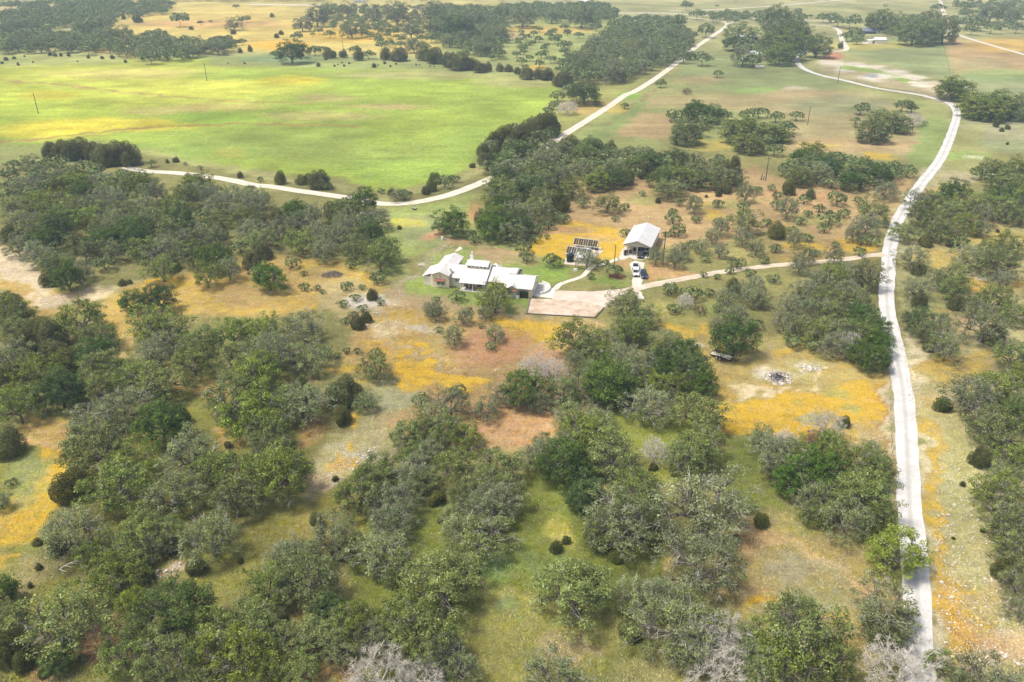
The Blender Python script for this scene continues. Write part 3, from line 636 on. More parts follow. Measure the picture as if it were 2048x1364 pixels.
# ------------------------------------------------------------------ the ranch house
hx, hy = G(897.6, 576)
house = thing("ranch_house", "long beige stone ranch house with pale metal roofs on the green lawn", "house", (hx, hy, 0), math.radians(-13))
w = MB()
w.b2(-7.7,-4.9,.9,8.1,-.3,2.75); w.b2(-5.3,-.1,.05,14.5,-.3,3.6); w.b2(-.1,3.7,1.5,10.5,-.3,3.0); w.b2(3.7,11.0,1.7,12.0,-.3,3.2); w.b2(11.0,18.9,1.5,11.5,-.3,2.85); w.b2(16.9,24.2,-1.5,7.6,-.3,2.85)
w.prism([(-5.3,3.6),(-.1,3.6),(-2.4,4.75)], 14.2, 14.5)
w.prism([(1.7,3.2),(12.0,3.2),(6.3,5.3)], 3.75, 4.0, 'x'); w.prism([(1.7,3.2),(12.0,3.2),(6.3,5.3)], 10.6, 10.9, 'x')
w.prism([(-1.5,2.85),(7.6,2.85),(2.8,4.5)], 24.0, 24.2, 'x'); w.prism([(-1.5,2.85),(7.6,2.85),(2.8,4.5)], 16.9, 17.1, 'x')
w.b2(4.2,10.2,4.55,6.6,4.3,5.75)
w.b2(9.9,12.4,11.5,12.2,0,2.9)
w.build("wall", M['siding'], house)
g = MB(); g.prism([(-4.75,-.3),(0,-.3),(0,3.75),(-2.4,4.75),(-4.75,3.8)], -.12, .04); g.b2(0,.12,-.1,1.5,-.3,3.7)
stone = g.build("stone_gable", M['stone'], house)
g = MB(); g.prism([(17.9,-.3),(20.4,-.3),(20.4,2.7),(19.15,3.5),(17.9,2.7)], -2.35, -1.52); g.build("entry_gable", M['stone'], house)
g = MB(); g.b2(11.0,16.9,1.3,1.49,-.3,2.7); g.b2(23.4,24.3,-1.75,-1.51,-.3,2.8); g.b2(24.21,24.45,-1.6,7.5,-.3,1.1); g.build("stone_base", M['stone'], house)
r = MB(); T = .16
r.cur = 0
r.slab([(-2.4,-.6,5.0),(-2.4,14.9,5.0),(-5.65,14.9,3.7),(-5.65,8.3,3.7),(-8.05,8.3,2.76),(-8.05,.45,2.76),(-5.05,.45,3.94),(-5.05,-.6,3.94)], T)
r.slab([(-2.4,14.9,5.0),(-2.4,-.6,5.0),(.35,-.6,3.9),(.35,14.9,3.9)], T)
r.build("roof", M['roof_y'], house)
r = MB()
r.slab([(-2.2,6,4.93),(-2.2,.9,2.93),(3.6,.9,2.93),(3.6,6,4.93)], T); r.slab([(3.6,6,4.93),(3.6,11.1,2.93),(-2.2,11.1,2.93),(-2.2,6,4.93)], T)
r.build("roof", M['roof'], house)
r = MB()
r.slab([(3.45,6.3,5.6),(3.45,-1.3,2.6),(11.1,-1.3,2.6),(11.1,6.3,5.6)], T); r.slab([(11.1,6.3,5.6),(11.1,12.5,3.15),(3.45,12.5,3.15),(3.45,6.3,5.6)], T)
mainroof = r.build("roof", M['roof'], house)
r = MB()
r.slab([(11.1,6.5,5.0),(11.1,.8,2.78),(19.2,.8,2.78),(19.2,6.5,5.0)], T); r.slab([(19.2,6.5,5.0),(19.2,12.1,2.82),(11.1,12.1,2.82),(11.1,6.5,5.0)], T)
r.build("roof", M['roof'], house)
r = MB()
r.slab([(16.5,2.8,4.72),(16.5,-2.35,2.9),(24.7,-2.35,2.9),(24.7,2.8,4.72)], T); r.slab([(24.7,2.8,4.72),(24.7,8.1,2.85),(16.5,8.1,2.85),(16.5,2.8,4.72)], T)
r.build("roof", M['roof'], house)
r = MB()
r.slab([(19.15,-2.75,3.78),(17.6,-2.75,2.82),(17.6,0,2.82),(19.15,0,3.78)], .12); r.slab([(19.15,0,3.78),(20.7,0,2.82),(20.7,-2.75,2.82),(19.15,-2.75,3.78)], .12)
r.add([(9.7,10,3.0),(12.7,10,3.0),(12.7,12.7,2.9),(9.7,12.7,2.9),(11.0,11.2,4.3)], [(0,1,4),(1,2,4),(2,3,4),(3,0,4),(3,2,1,0)])
r.build("roof", M['roof'], house)
cl = MB(); cl.slab([(3.95,4.15,5.72),(10.5,4.15,5.72),(10.5,6.5,6.6),(3.95,6.5,6.6)], .14); cl.slab([(3.95,6.5,6.6),(10.5,6.5,6.6),(10.5,8.4,5.9),(3.95,8.4,5.9)], .14)
cl.b2(4.25,10.15,6.6,8.1,4.9,5.8)
cle = cl.build("clerestory", M['roof'], house)
for k in range(5):
    q = MB(); q.b2(4.75+k*1.12,5.3+k*1.12,4.48,4.54,5.17,5.53); q.build("window", M['glass'], house)
dm = MB(); dm.b2(17.0,18.9,3.5,6.4,4.0,4.75); dm.build("dormer", M['siding'], house)
dm = MB(); dm.slab([(17.0,6.5,5.25),(16.9,3.35,4.8),(19.0,3.35,4.8),(19.0,6.5,5.25)], .1); dm.build("roof", M['roof'], house)
ch = MB(); ch.b2(4.1,5.05,8.3,9.2,3,7.3); ch.prism([(4.2,7.3),(4.95,7.3),(4.85,7.95),(4.6,8.15),(4.3,7.95)], 8.4, 9.1)
chim = ch.build("chimney", M['stone_pale'], house)
q = MB(); q.b2(4.46,4.68,8.36,8.39,7.6,7.85); q.build("flue_opening", M['glass'], chim)
ch = MB(); ch.cyl((-.15,2.6,4.2), .42, 1.7, 18); ch.cyl((-.15,2.6,5.12), .55, .12, 18); ch.cyl((-.15,2.6,5.4), .22, .4, 12); ch.build("chimney", M['stone_pale'], house)
def window(x0, x1, z0, z1, y, parent=house):
    f = MB(); t = .08
    f.b2(x0-t,x1+t,y-.05,y-.005,z1,z1+t); f.b2(x0-t,x1+t,y-.05,y-.005,z0-t,z0); f.b2(x0-t,x0,y-.05,y-.005,z0,z1); f.b2(x1,x1+t,y-.05,y-.005,z0,z1)
    f.b2((x0+x1)/2-.03,(x0+x1)/2+.03,y-.045,y-.008,z0,z1); f.b2(x0,x1,y-.042,y-.01,(z0+z1)/2-.03,(z0+z1)/2+.03)
    o = f.build("window", M['white'], parent); p = MB(); p.b2(x0,x1,y-.028,y-.012,z0,z1); p.build("pane", M['glass'], o)
window(-3.35,-2.35,.9,1.9,-.12); window(-2.2,-1.2,.9,1.9,-.12); window(-2.65,-2.2,3.1,3.5,-.12); window(1.6,2.2,1.5,2.3,1.5); window(2.5,3.1,1.5,2.3,1.5)
window(12.2,13.4,1.0,2.2,1.3); window(14.6,15.8,1.0,2.2,1.3)
a = MB(); a.slab([(-4.1,-.12,2.65),(-4.1,-.95,2.25),(-.9,-.95,2.25),(-.9,-.12,2.65)], .08)
for x in (-4.0,-2.5,-1.0): a.tube([(x,-.85,2.2),(x,-.14,1.75)], [.05,.05], 4)
a.build("awning", M['trim'], house)
a = MB(); a.slab([(17.9,-2.36,2.5),(17.9,-3.0,2.2),(20.4,-3.0,2.2),(20.4,-2.36,2.5)], .08); a.build("awning", M['trim'], house)
d = MB(); d.b2(18.7,19.6,-2.42,-2.36,-.1,2.05); dr = d.build("door", M['silver'], house); q = MB(); q.b2(19.42,19.5,-2.48,-2.43,.95,1.05); q.build("handle", M['blackmetal'], dr)
p = MB(); p.b2(3.6,11.0,-1.2,1.6,-.2,.14); p.build("porch_floor", M['concrete'], house)
for x in (3.9,7.3,10.7):
    p = MB(); p.b2(x-.13,x+.13,-.95,-.69,.14,2.62); p.build("porch_post", M['siding'], house)
for x in (4.6,6.4,8.6,9.9):
    p = MB(); p.b2(x-.5,x+.5,1.62,1.69,.3,2.3); p.build("door", M['glass'], house)
d = MB(); d.b2(24.21,24.3,1.2,4.6,-.1,2.3); d.build("garage_door", M['siding'], house)
# porch furniture
for i, (x, y0, r0, lab) in enumerate([(5.2,.5,.2,"rust brown armchair at left end of the house porch"),(6.3,.7,-.3,"rust brown armchair second from left on the house porch"),(8.5,.6,.1,"rust brown armchair right of the middle porch post"),(9.6,.5,-.2,"rust brown armchair at right end of the house porch")]):
    c, s = math.cos(math.radians(-13)), math.sin(math.radians(-13))
    t = thing("porch_chair", lab, "chair", (hx+x*c-y0*s, hy+x*s+y0*c, .14), math.radians(-13)+r0, "chairs on the house porch")
    q = MB(); q.b2(-.32,.32,-.3,.3,.32,.46); q.build("seat", M['trim'], t)
    q = MB(); q.slab([(-.32,.3,1.0),(-.32,.22,.46),(.32,.22,.46),(.32,.3,1.0)], .06); q.build("backrest", M['trim'], t)
    for sx in (-.3,.3):
        q = MB(); q.b2(sx-.04,sx+.04,-.3,.3,.6,.66); q.b2(sx-.03,sx+.03,-.3,-.24,0,.6); q.b2(sx-.03,sx+.03,.22,.28,0,.6); q.build("armrest", M['wood_red'], t)
def hloc(x, y0, z=0):
    c, s = math.cos(math.radians(-13)), math.sin(math.radians(-13)); return (hx+x*c-y0*s, hy+x*s+y0*c, z)
# retaining wall round the side patio, heat pump
cw = MB(); P0 = [hloc(24.4+2.6*math.sin(t)+1.2*math.sin(t), 5.2-4.4*math.cos(t)) for t in np.linspace(.55,2.9,14)]
for a_, b_ in zip(P0[:-1], P0[1:]):
    cx, cy = (a_[0]+b_[0])/2, (a_[1]+b_[1])/2; L_ = math.hypot(b_[0]-a_[0], b_[1]-a_[1]); cw.box((cx,cy,.3), (L_+.15,.35,.75), math.atan2(b_[1]-a_[1], b_[0]-a_[0]))
o = cw.build("patio_wall", M['stone_pale']); tag(o, "low curved pale stone wall around patio at right end of house", "wall")
pa = MB(); pa.slab([hloc(24.3,.8,.06)]+[(p[0],p[1],.06) for p in P0]+[hloc(24.3,9.3,.06)], .1)
o = pa.build("patio_paving", M['concrete']); tag(o, kind="structure")
t = thing("air_conditioner", "grey box air conditioner on the lawn between hedge and entry gable", "air conditioner", hloc(20.75,-2.7), math.radians(-13))
q = MB(); q.box((0,0,.5),(.8,.8,1.0)); q.build("cabinet", M['silver'], t); q = MB(); q.cyl((0,0,1.03), .33, .05, 16); q.build("fan_grille", M['blackmetal'], t)
# ------------------------------------------------------------------ metal barn
bx, by = 34.9, 234.3; brz = math.radians(-18.4)
barn = thing("metal_barn", "open fronted beige metal barn with white gabled roof", "barn", (bx,by,0), brz)
w = MB(); W_, D_, E_, A_ = 8.3, 18.0, 3.55, 5.0
w.b2(0,.12,4.8,D_,-.2,E_); w.b2(W_-.12,W_,.1,D_,-.2,E_); w.b2(.12,W_-.12,D_-.12,D_,-.2,E_); w.b2(.12,4.3,4.8,4.92,0,E_); w.b2(4.2,4.32,.6,4.8,0,E_-.1); w.b2(4.32,W_-.12,9.0,9.12,0,E_)
w.prism([(.0,E_),(W_,E_),(W_/2,A_)], .0, .1); w.prism([(0,E_),(W_,E_),(W_/2,A_)], D_-.1, D_); w.b2(0,W_,.0,.12,E_-.35,E_)
w.build("wall", M['barn_wall'], barn)
r = MB(); r.slab([(W_/2,-.4,A_+.18),(W_/2,D_+.3,A_+.18),(-.35,D_+.3,E_+.06),(-.35,-.4,E_+.06)], .12); r.slab([(W_/2,D_+.3,A_+.18),(W_/2,-.4,A_+.18),(W_+.35,-.4,E_+.06),(W_+.35,D_+.3,E_+.06)], .12)
r.build("roof", M['roof_white'], barn)
for x in (.1, 4.26, W_-.1):
    q = MB(); q.b2(x-.09,x+.09,.02,.2,0,E_-.3); q.build("post", M['barn_wall'], barn)
q = MB(); q.b2(-.1,W_,-.6,9,-.1,.06); q.build("floor_slab", M['concrete'], barn)
def bl(x, y0, z=0):
    c, s = math.cos(brz), math.sin(brz); return (bx+x*c-y0*s, by+x*s+y0*c, z)
# boat with pale inflatable tube, under the barn roof
t = thing("boat", "dark boat with a pale U shaped tube at its bow, under barn roof", "boat", bl(6.3,1.2), brz)
q = MB(); q.prism([(-1.0,1.0),(-1.15,1.5),(1.15,1.5),(1.0,1.0),(.0,.7)], .4, 5.2); q.build("hull", M['navy'], t)
q = MB(); q.tube([(-1.05,4.8,1.62),(-1.1,1.6,1.62),(-1.0,.7,1.62),(-.6,.1,1.62),(0,-.15,1.62),(.6,.1,1.62),(1.0,.7,1.62),(1.1,1.6,1.62),(1.05,4.8,1.62)], [.2]*9, 10); q.build("tube", M['inflate'], t, True)
q = MB(); q.b2(-.35,.35,1.6,2.2,1.5,2.0); q.build("console", M['silver'], t)
for sx in (-.95,.95):
    q = MB(); q.cyl((sx,3.2,.38), .36, .22, 16, 'x'); q.build("wheel", M['black'], t)
q = MB(); q.b2(-.9,.9,3.1,3.3,.4,.6); q.b2(-.06,.06,-1.2,3.2,.42,.52); q.build("trailer_frame", M['blackmetal'], t)
# vehicles
def make_car(name, label, cat, loc, rz, paint, L, W, Hh, style, group=None):
    # nose points to -y in the car's own frame
    t = thing(name, label, cat, loc, rz, group)
    b = MB(); h0 = .28; hb = .92 if style != 'sedan' else .80; n = 0
    prof = [(-L/2,.45),(-L/2+.05,hb-.2),(-L/2+.25,hb-.06),(-L*.2,hb+.02),(L/2-.1,hb+.02),(L/2,hb-.1),(L/2,.42),(L/2-.15,h0),(-L/2+.15,h0)]
    P = []; k = len(prof)
    for sx in (-1, 1):
        for y_, z_ in prof:
            tp = .9 if abs(y_) > L/2-.12 else 1.0
            P.append((sx*W/2*tp, y_, z_))
    for sx in (-1, 1):
        for y_, z_ in prof: P.append((sx*(W/2-.1)*(.9 if abs(y_) > L/2-.12 else 1.0), y_, z_+(.03 if z_ > .5 else 0)))
    f = []
    for s_, o_ in ((0,0),(1,k)):
        for i in range(k): f.append((o_+i, o_+(i+1)%k, 2*k+o_+(i+1)%k, 2*k+o_+i))
    for i in range(k): f.append((2*k+i, 2*k+(i+1)%k, 3*k+(i+1)%k, 3*k+i))
    f.append(tuple(range(k-1,-1,-1))); f.append(tuple(range(k,2*k)))
    b.add(P, f)
    y0, y1, yt0, yt1 = {'sedan':(-L*.2,L*.38,-L*.02,L*.2),'suv':(-L*.2,L*.47,-L*.06,L*.42),'pickup':(-L*.16,L*.2,-L*.04,L*.15)}[style]
    cb = MB(); wi = W/2-.12; wt = W/2-.26
    cb.add([(-wt,yt0,Hh),(wt,yt0,Hh),(wt,yt1,Hh),(-wt,yt1,Hh),(-wt,yt0,Hh-.05),(wt,yt0,Hh-.05),(wt,yt1,Hh-.05),(-wt,yt1,Hh-.05)], [(0,1,2,3),(7,6,5,4),(0,4,5,1),(1,5,6,2),(2,6,7,3),(3,7,4,0)])
    for sx in (-1,1):
        for (ya, yb) in ((y0,yt0),(y1,yt1),((y0+y1)/2,(yt0+yt1)/2)):
            cb.tube([(sx*wi,ya,hb+.02),(sx*wt,yb,Hh-.02)], [.05,.05], 4)
    body = b.build("body", M[paint], t); cb.build("roof_panel", M[paint], t)
    q = MB(); e = .03
    q.add([(-wi+e,y0+e,hb),(wi-e,y0+e,hb),(wi-e,y1-e,hb),(-wi+e,y1-e,hb),(-wt+e,yt0+e,Hh-.04),(wt-e,yt0+e,Hh-.04),(wt-e,yt1-e,Hh-.04),(-wt+e,yt1-e,Hh-.04)], [(3,2,1,0),(4,5,6,7),(0,1,5,4),(1,2,6,5),(2,3,7,6),(3,0,4,7)])
    q.build("windows", M['glass'], t)
    if style == 'pickup':
        q = MB(); q.b2(-W/2+.18,W/2-.18,y1+.12,L/2-.14,hb+.01,hb+.05); q.build("truck_bed", M['black'], t)
    for sx in (-1,1):
        for yy in (-L*.31, L*.31):
            q = MB(); q.cyl((sx*(W/2-.1),yy,.35), .35, .24, 18, 'x'); wh = q.build("wheel", M['black'], t)
            q = MB(); q.cyl((sx*(W/2+.025),yy,.35), .2, .03, 12, 'x'); q.build("rim", M['grey_metal'], wh)
        q = MB(); q.box((sx*W*.34,-L/2+.06,hb-.24),(.36,.14,.16)); q.build("headlight", M['lamp'], t)
        q = MB(); q.box((sx*(W/2+.07),y0+.2,hb+.1),(.18,.12,.14)); q.build("mirror", M[paint], t)
    q = MB(); q.b2(-W*.22,W*.22,-L/2-.02,-L/2+.1,.5,hb-.16); q.build("grille", M['blackmetal'], t)
    q = MB(); q.b2(-W/2*.88,W/2*.88,-L/2-.06,-L/2+.08,.3,.46); q.build("bumper", M['black'] if paint != 'navy' else M['navy'], t)
    return t
gp = "cars parked in front of the barn"
cx, cy = G(1272,541); make_car("pickup_truck", "white pickup truck nearest the barn, parked facing the drive", "pickup truck", (cx,cy+1.4,.035), math.radians(-9), 'white', 5.6, 1.98, 1.9, 'pickup', gp)
cx, cy = G(1271.3,552); make_car("parked_car", "silver white SUV between the white pickup and the drive", "car", (cx,cy+1.0,.035), math.radians(-1), 'silver', 4.4, 1.8, 1.68, 'suv', gp)
cx, cy = G(1289,556); make_car("parked_car", "dark blue car right of the silver white SUV", "car", (cx,cy+1.3,.0), math.radians(-3), 'navy', 4.7, 1.85, 1.5, 'suv', gp)
cx, cy = G(1283,517); make_car("pickup_truck", "black pickup truck behind the white pickup at the barn opening", "pickup truck", (cx,cy+2.0,.06), math.radians(-14), 'blackmetal', 5.2, 1.9, 1.8, 'pickup', gp)
# things in and by the barn mouth
t = thing("tool_cabinet", "tall black cabinet at left corner of the barn slab", "cabinet", bl(.7,-.3), brz)
q = MB(); q.b2(-.35,.35,-.3,.3,.1,1.7); bo = q.build("cabinet_body", M['blackmetal'], t)
for sx in (-.17,.17):
    q = MB(); q.b2(sx-.16,sx+.16,-.33,-.305,.2,1.6); q.build("door", M['black'], t)
for i, (x, y0, hh, mm, lab, nm, ct) in enumerate([(1.0,1.4,1.1,'trim',"rust brown barrel against left edge of barn opening","barrel","barrel"),(1.7,2.6,.95,'wood_red',"red brown crate stack inside left bay of barn","crate","crate"),(2.7,4.2,.9,'black',"black bin at back of left barn bay","bin","bin"),(3.7,4.0,1.0,'grey_metal',"grey steel bin by the barn's middle wall","bin","bin")]):
    q = MB()
    if nm == 'crate':
        q.b2(-.4,.4,-.35,.35,0,.45)
        for z_ in (.1,.22,.34): q.b2(-.43,.43,-.38,.38,z_,z_+.06)
        q.b2(-.36,.36,-.3,.3,.46,.85)
    else:
        q.cyl((0,0,hh/2), .33, hh, 16); q.cyl((0,0,hh*.33), .35, .04, 16); q.cyl((0,0,hh*.66), .35, .04, 16); q.cyl((0,0,hh+.02), .36, .05, 16)
    o = q.build(nm, M[mm]); o.location = bl(x,y0,.07); o.rotation_euler = (0,0,brz); tag(o, lab, ct)
# ------------------------------------------------------------------ solar racks, tank, pump shed
def rack(ax, ay, rz, Lx, label, z_hi, npan):
    t = thing("solar_rack", label, "solar panels", (ax, ay, 0), rz, "solar racks behind the pump shed")
    f = MB()
    for x in (0, Lx/2, Lx):
        f.b2(x-.07,x+.07,-.07,.07,0,z_hi); f.b2(x-.07,x+.07,-1.9,-1.76,0,1.0); f.tube([(x,0,z_hi),(x,-1.85,1.0)], [.06,.06], 4)
        f.tube([(x,0,.2),(x,-1.85,1.0)], [.04,.04], 4)
    f.b2(-.15,Lx+.15,-.1,.1,z_hi-.02,z_hi+.14); f.tube([(-.1,-1.88,1.02),(Lx+.1,-1.88,1.02)], [.06,.06], 4)
    f.build("frame", M['roof'], t)
    pw = Lx/npan
    for i in range(npan):
        x0 = i*pw+.05; x1 = (i+1)*pw-.05-(.10 if i % 2 else 0)
        q = MB(); q.slab([(x0,-.12,z_hi+.02),(x0,-1.78,1.12),(x1,-1.78,1.12),(x1,-.12,z_hi+.02)], .05); q.build("panel", M['panel'], t)
    return t
rack(20.3,242.7,math.radians(-20.6),7.8,"upper rack of dark solar panels on the yellow flowers",2.6,10)
rack(17.5,235.0,math.radians(-24),8.1,"lower rack of dark solar panels right behind the pump shed",2.6,10)
tk = thing("water_tank", "round dark blue green water tank beside the pump shed", "water tank", (17.9,228.6,0))
q = MB(); q.cyl((0,0,1.15), 1.12, 2.3, 28); q.build("tank_body", M['tank'], tk)
q = MB(); q.cyl((0,0,2.43), 1.1, .28, 28, r2=.35); q.cyl((0,0,2.62), .3, .14, 16); q.build("tank_lid", M['tank'], tk)
for z_ in (.5,1.0,1.5,2.0):
    q = MB(); q.cyl((0,0,z_), 1.15, .06, 28); q.build("rib", M['tank'], tk)
sd = thing("pump_shed", "small white sided pump shed with pale metal roof by tank", "shed", (19.6,227.2,0), math.radians(-14))
q = MB(); q.b2(0,3.4,0,2.6,0,2.0); q.prism([(0,2.0),(2.6,2.0),(2.6,2.55)], 0, 3.4, 'x'); q.build("wall", M['silver'], sd)
q = MB(); q.slab([(-.2,-.3,2.05),(3.6,-.3,2.05),(3.6,2.9,2.72),(-.2,2.9,2.72)], .1); q.build("roof", M['roof'], sd)
for x in (.5,1.6):
    q = MB(); q.b2(x,x+.75,-.05,-.01,.05,1.85); d_ = q.build("door", M['white'], sd); q = MB(); q.b2(x+.6,x+.66,-.1,-.055,.9,1.0); q.build("handle", M['blackmetal'], d_)
q = MB(); q.slab([(15.9,226.3,.07),(23.8,224.6,.07),(24.6,231.5,.07),(16.6,231.5,.07)], .1); o = q.build("tank_slab", M['pad']); tag(o, kind="structure")
q = MB(); q.slab([(17.3,232.6,.06),(25.2,230.2,.06),(29.0,237.5,.06),(28.0,240.2,.06),(20.2,242.9,.06)], .09); o = q.build("gravel_yard", M['pad']); tag(o, kind="structure")
def small(nm, lab, ct, px, py, build, m, rz=0, z=0, group=None):
    q = MB(); build(q); o = q.build(nm, M[m]); o.location = (px,py,z); o.rotation_euler = (0,0,rz); return tag(o, lab, ct, group)
def barrel(q, r=.35, h=.95):
    q.cyl((0,0,h/2), r, h, 16); [q.cyl((0,0,h*k), r+.02, .04, 16) for k in (.3,.65)]; q.cyl((0,0,h+.015), r*.9, .04, 16)
small("barrel", "blue barrel between the two solar racks", "barrel", 25.6, 239.3, lambda q: barrel(q,.45,1.2), 'bluebarrel', z=.06)
small("tub", "low black tub beside the blue barrel", "tub", 26.9, 238.5, lambda q: (q.cyl((0,0,.22),.5,.45,18,r2=.6), q.cyl((0,0,.44),.62,.06,18)), 'black', z=.06)
small("water_trough", "white rounded trough at right end of the solar yard", "trough", 27.9, 239.0, lambda q: (q.cyl((0,0,.25),.5,.5,18), q.cyl((0,0,.5),.55,.08,18)), 'white', z=.06)
small("hose_coil", "coiled green hose in front of the upper solar rack", "hose", 21.4, 240.2, lambda q: [q.tube([(math.cos(a)*(.55-.06*k),math.sin(a)*(.55-.06*k),.08+.07*k) for a in np.linspace(0,6.28,20)],[.05]*20,5) for k in range(3)], 'green_hose', z=.06)
small("garden_bed", "wooden raised bed of brown soil between solar racks", "garden bed", 23.6, 239.0, lambda q: (q.b2(-1,1,-.5,-.44,0,.4), q.b2(-1,1,.44,.5,0,.4), q.b2(-1,-.94,-.44,.44,0,.4), q.b2(.94,1,-.44,.44,0,.4), q.b2(-.93,.93,-.43,.43,0,.3)), 'wood', math.radians(-20), .06)
px_, py_ = G(1151,541); small("utility_box", "pale sloping well cover on bare ground below pump shed", "well cover", px_, py_, lambda q: (q.box((0,0,.25),(1.2,1.0,.5),0,.75), q.box((0,0,.53),(1.0,.8,.06))), 'silver')
px_, py_ = G(1151,536); small("post", "thin dark post standing at the pump shed door", "post", px_, py_, lambda q: (q.cyl((0,0,1.1),.05,2.2,8), q.box((0,-.05,1.9),(.25,.12,.3))), 'blackmetal')
px_, py_ = G(885,480); t = thing("well_head", "small white pump tank standing alone beyond the house lawn", "pump tank", (px_,py_,0))
q = MB(); q.cyl((0,0,.55), .38, 1.1, 16); q.cyl((0,0,1.15), .3, .12, 16); q.build("tank", M['white'], t); q = MB(); q.cyl((.8,.1,.3), .3, .6, 12); q.tube([(0,0,.3),(.8,.1,.3)], [.06,.06], 6); q.build("pipe", M['grey_metal'], t)
px_, py_ = G(829,419); t = thing("quad_bike", "small black and white quad bike parked below the pale road", "quad bike", (px_,py_,0), .5)
q = MB(); q.box((0,0,.65),(.5,1.5,.25),0,.8); q.box((0,-.65,.7),(.9,.35,.12)); q.box((0,.6,.7),(.9,.4,.12)); q.build("body", M['white'], t)
q = MB(); q.box((0,.2,.86),(.35,.8,.14)); q.build("seat", M['black'], t); q = MB(); q.tube([(-.4,-.35,1.1),(0,-.45,1.0),(.4,-.35,1.1)], [.03]*3, 5); q.build("handlebar", M['blackmetal'], t)
for sx in (-.42,.42):
    for sy in (-.6,.6):
        q = MB(); q.cyl((sx,sy,.3), .3, .25, 12, 'x'); q.build("wheel", M['black'], t)
px_, py_ = G(846,530); small("rock_pile", "little heap of pale rocks in the ditch left of house", "rocks", px_, py_, lambda q: [q.blob((random.uniform(-1,1),random.uniform(-.6,.6),.12),(random.uniform(.2,.5),random.uniform(.2,.4),.25),k) for k in range(14)], 'rock')
px_, py_ = G(664,550); t = thing("brush_heap", "round brown heap of dead brush in the left clearing", "brush heap", (px_,py_,0))
q = MB(); rr = random.Random(3)
for k in range(160):
    a = rr.uniform(0,6.28); rad = 3*math.sqrt(rr.random()); z_ = (1-rad/3.2)*1.1; d_ = rr.uniform(0,3.14); L_ = rr.uniform(.4,1.1)
    x_, y_ = rad*math.cos(a), rad*math.sin(a)*.7; q.tube([(x_-L_*math.cos(d_),y_-L_*math.sin(d_),max(.05,z_-.2)),(x_+L_*math.cos(d_),y_+L_*math.sin(d_),z_+rr.uniform(-.1,.4))], [.06,.03], 3)
q.build("branches", M['bark'], t)
# red brown board fence under the oak
t = thing("board_fence", "low red brown board fence under oak beside the barn drive", "fence", (28.4,215.9,0), math.atan2(-1.7,3.6))
q = MB()
for k in range(16): q.b2(k*.25,k*.25+.235,-.03,.03,.12,1.15+.03*(k%3))
q.build("boards", M['wood_red'], t)
q = MB(); [q.b2(x-.06,x+.06,.03,.15,0,1.25) for x in (.1,2.0,3.9)]; q.b2(0,4,.03,.09,.3,.4); q.b2(0,4,.03,.09,.9,1.0); q.build("rails", M['wood_red'], t)
# edging of the parking pad
ed = MB(); pts = [G(*p) for p in [(1061,594),(1053,628),(1120,632),(1190,636),(1208,616)]]
for a_, b_ in zip(pts[:-1], pts[1:]):
    L_ = math.hypot(b_[0]-a_[0], b_[1]-a_[1]); ed.box(((a_[0]+b_[0])/2,(a_[1]+b_[1])/2,.12), (L_+.3,.3,.35), math.atan2(b_[1]-a_[1], b_[0]-a_[0]))
tag(ed.build("timber_edging", M['bark']), "dark timber edging along the lower side of parking pad", "edging")
# flatbed trailer
ta = Vector((47.95,168.04)); tb = Vector((50.35,164.54)); tcn = Vector((51.89,166.03))
dirx = (tb-ta).normalized(); L_ = 5.4; W_2 = 2.1
# long side runs from the upper left to the lower right corner
ang = math.atan2(dirx.y, dirx.x)
t = thing("flatbed_trailer", "pale decked flatbed trailer parked in yellow flowers", "trailer", ((47.95+51.89)/2-.1, (168.04+166.03)/2-.6, 0), math.radians(-38))
q = MB(); 
for k in range(9): q.b2(-2.5,2.5,-1.0+k*.222,-1.0+k*.222+.21,.62,.68)
q.build("deck", M['wood'], t)
q = MB(); q.b2(-2.6,2.6,-1.1,-1.02,.5,.72); q.b2(-2.6,2.6,1.02,1.1,.5,.72); q.b2(-2.6,-2.5,-1.1,1.1,.5,.72); q.b2(2.5,2.6,-1.1,1.1,.5,.72); q.tube([(2.6,-.8,.5),(4.0,0,.5)], [.05,.05], 4); q.tube([(2.6,.8,.5),(4.0,0,.5)], [.05,.05], 4); q.b2(-2.3,2.3,1.1,1.14,.72,1.0)
q.build("frame", M['blackmetal'], t)
for sy in (-1.2,1.2):
    q = MB(); q.b2(-1.1,.5,sy-.14,sy+.14,.76,.82); q.build("fender", M['blackmetal'], t)
    for x in (-.7,.15):
        q = MB(); q.cyl((x,sy,.36), .36, .22, 18, 'y'); wh = q.build("wheel", M['black'], t); q = MB(); q.cyl((x,sy+(.12 if sy > 0 else -.12),.36), .22, .03, 14, 'y'); q.build("rim", M['white'], wh)
# burn pit
px_, py_ = G(1556,757); t = thing("burn_pit", "dark ash and charred wood pile in a ring of white rocks", "burn pile", (px_,py_,0))
q = MB(); rr = random.Random(5)
for k in range(60): q.blob((rr.gauss(0,.8),rr.gauss(0,.8),.1),(rr.uniform(.2,.45),rr.uniform(.2,.45),rr.uniform(.1,.3)),k)
q.build("ash_heap", M['ash'], t)
q = MB()
for k in range(26):
    a = rr.uniform(0,3.14); x_, y_ = rr.gauss(0,.8), rr.gauss(0,.8); q.tube([(x_-.8*math.cos(a),y_-.8*math.sin(a),.2),(x_+.8*math.cos(a),y_+.8*math.sin(a),rr.uniform(.3,.7))], [.07,.04], 4)
q.build("charred_sticks", M['blackmetal'], t)
q = MB()
for k in range(110):
    a = rr.uniform(0,6.28); rad = rr.uniform(1.7,3.3); q.blob((rad*math.cos(a),rad*math.sin(a),.08),(rr.uniform(.12,.4),rr.uniform(.12,.4),rr.uniform(.1,.25)),k+99)
q.build("rock_ring", M['rock'], t)
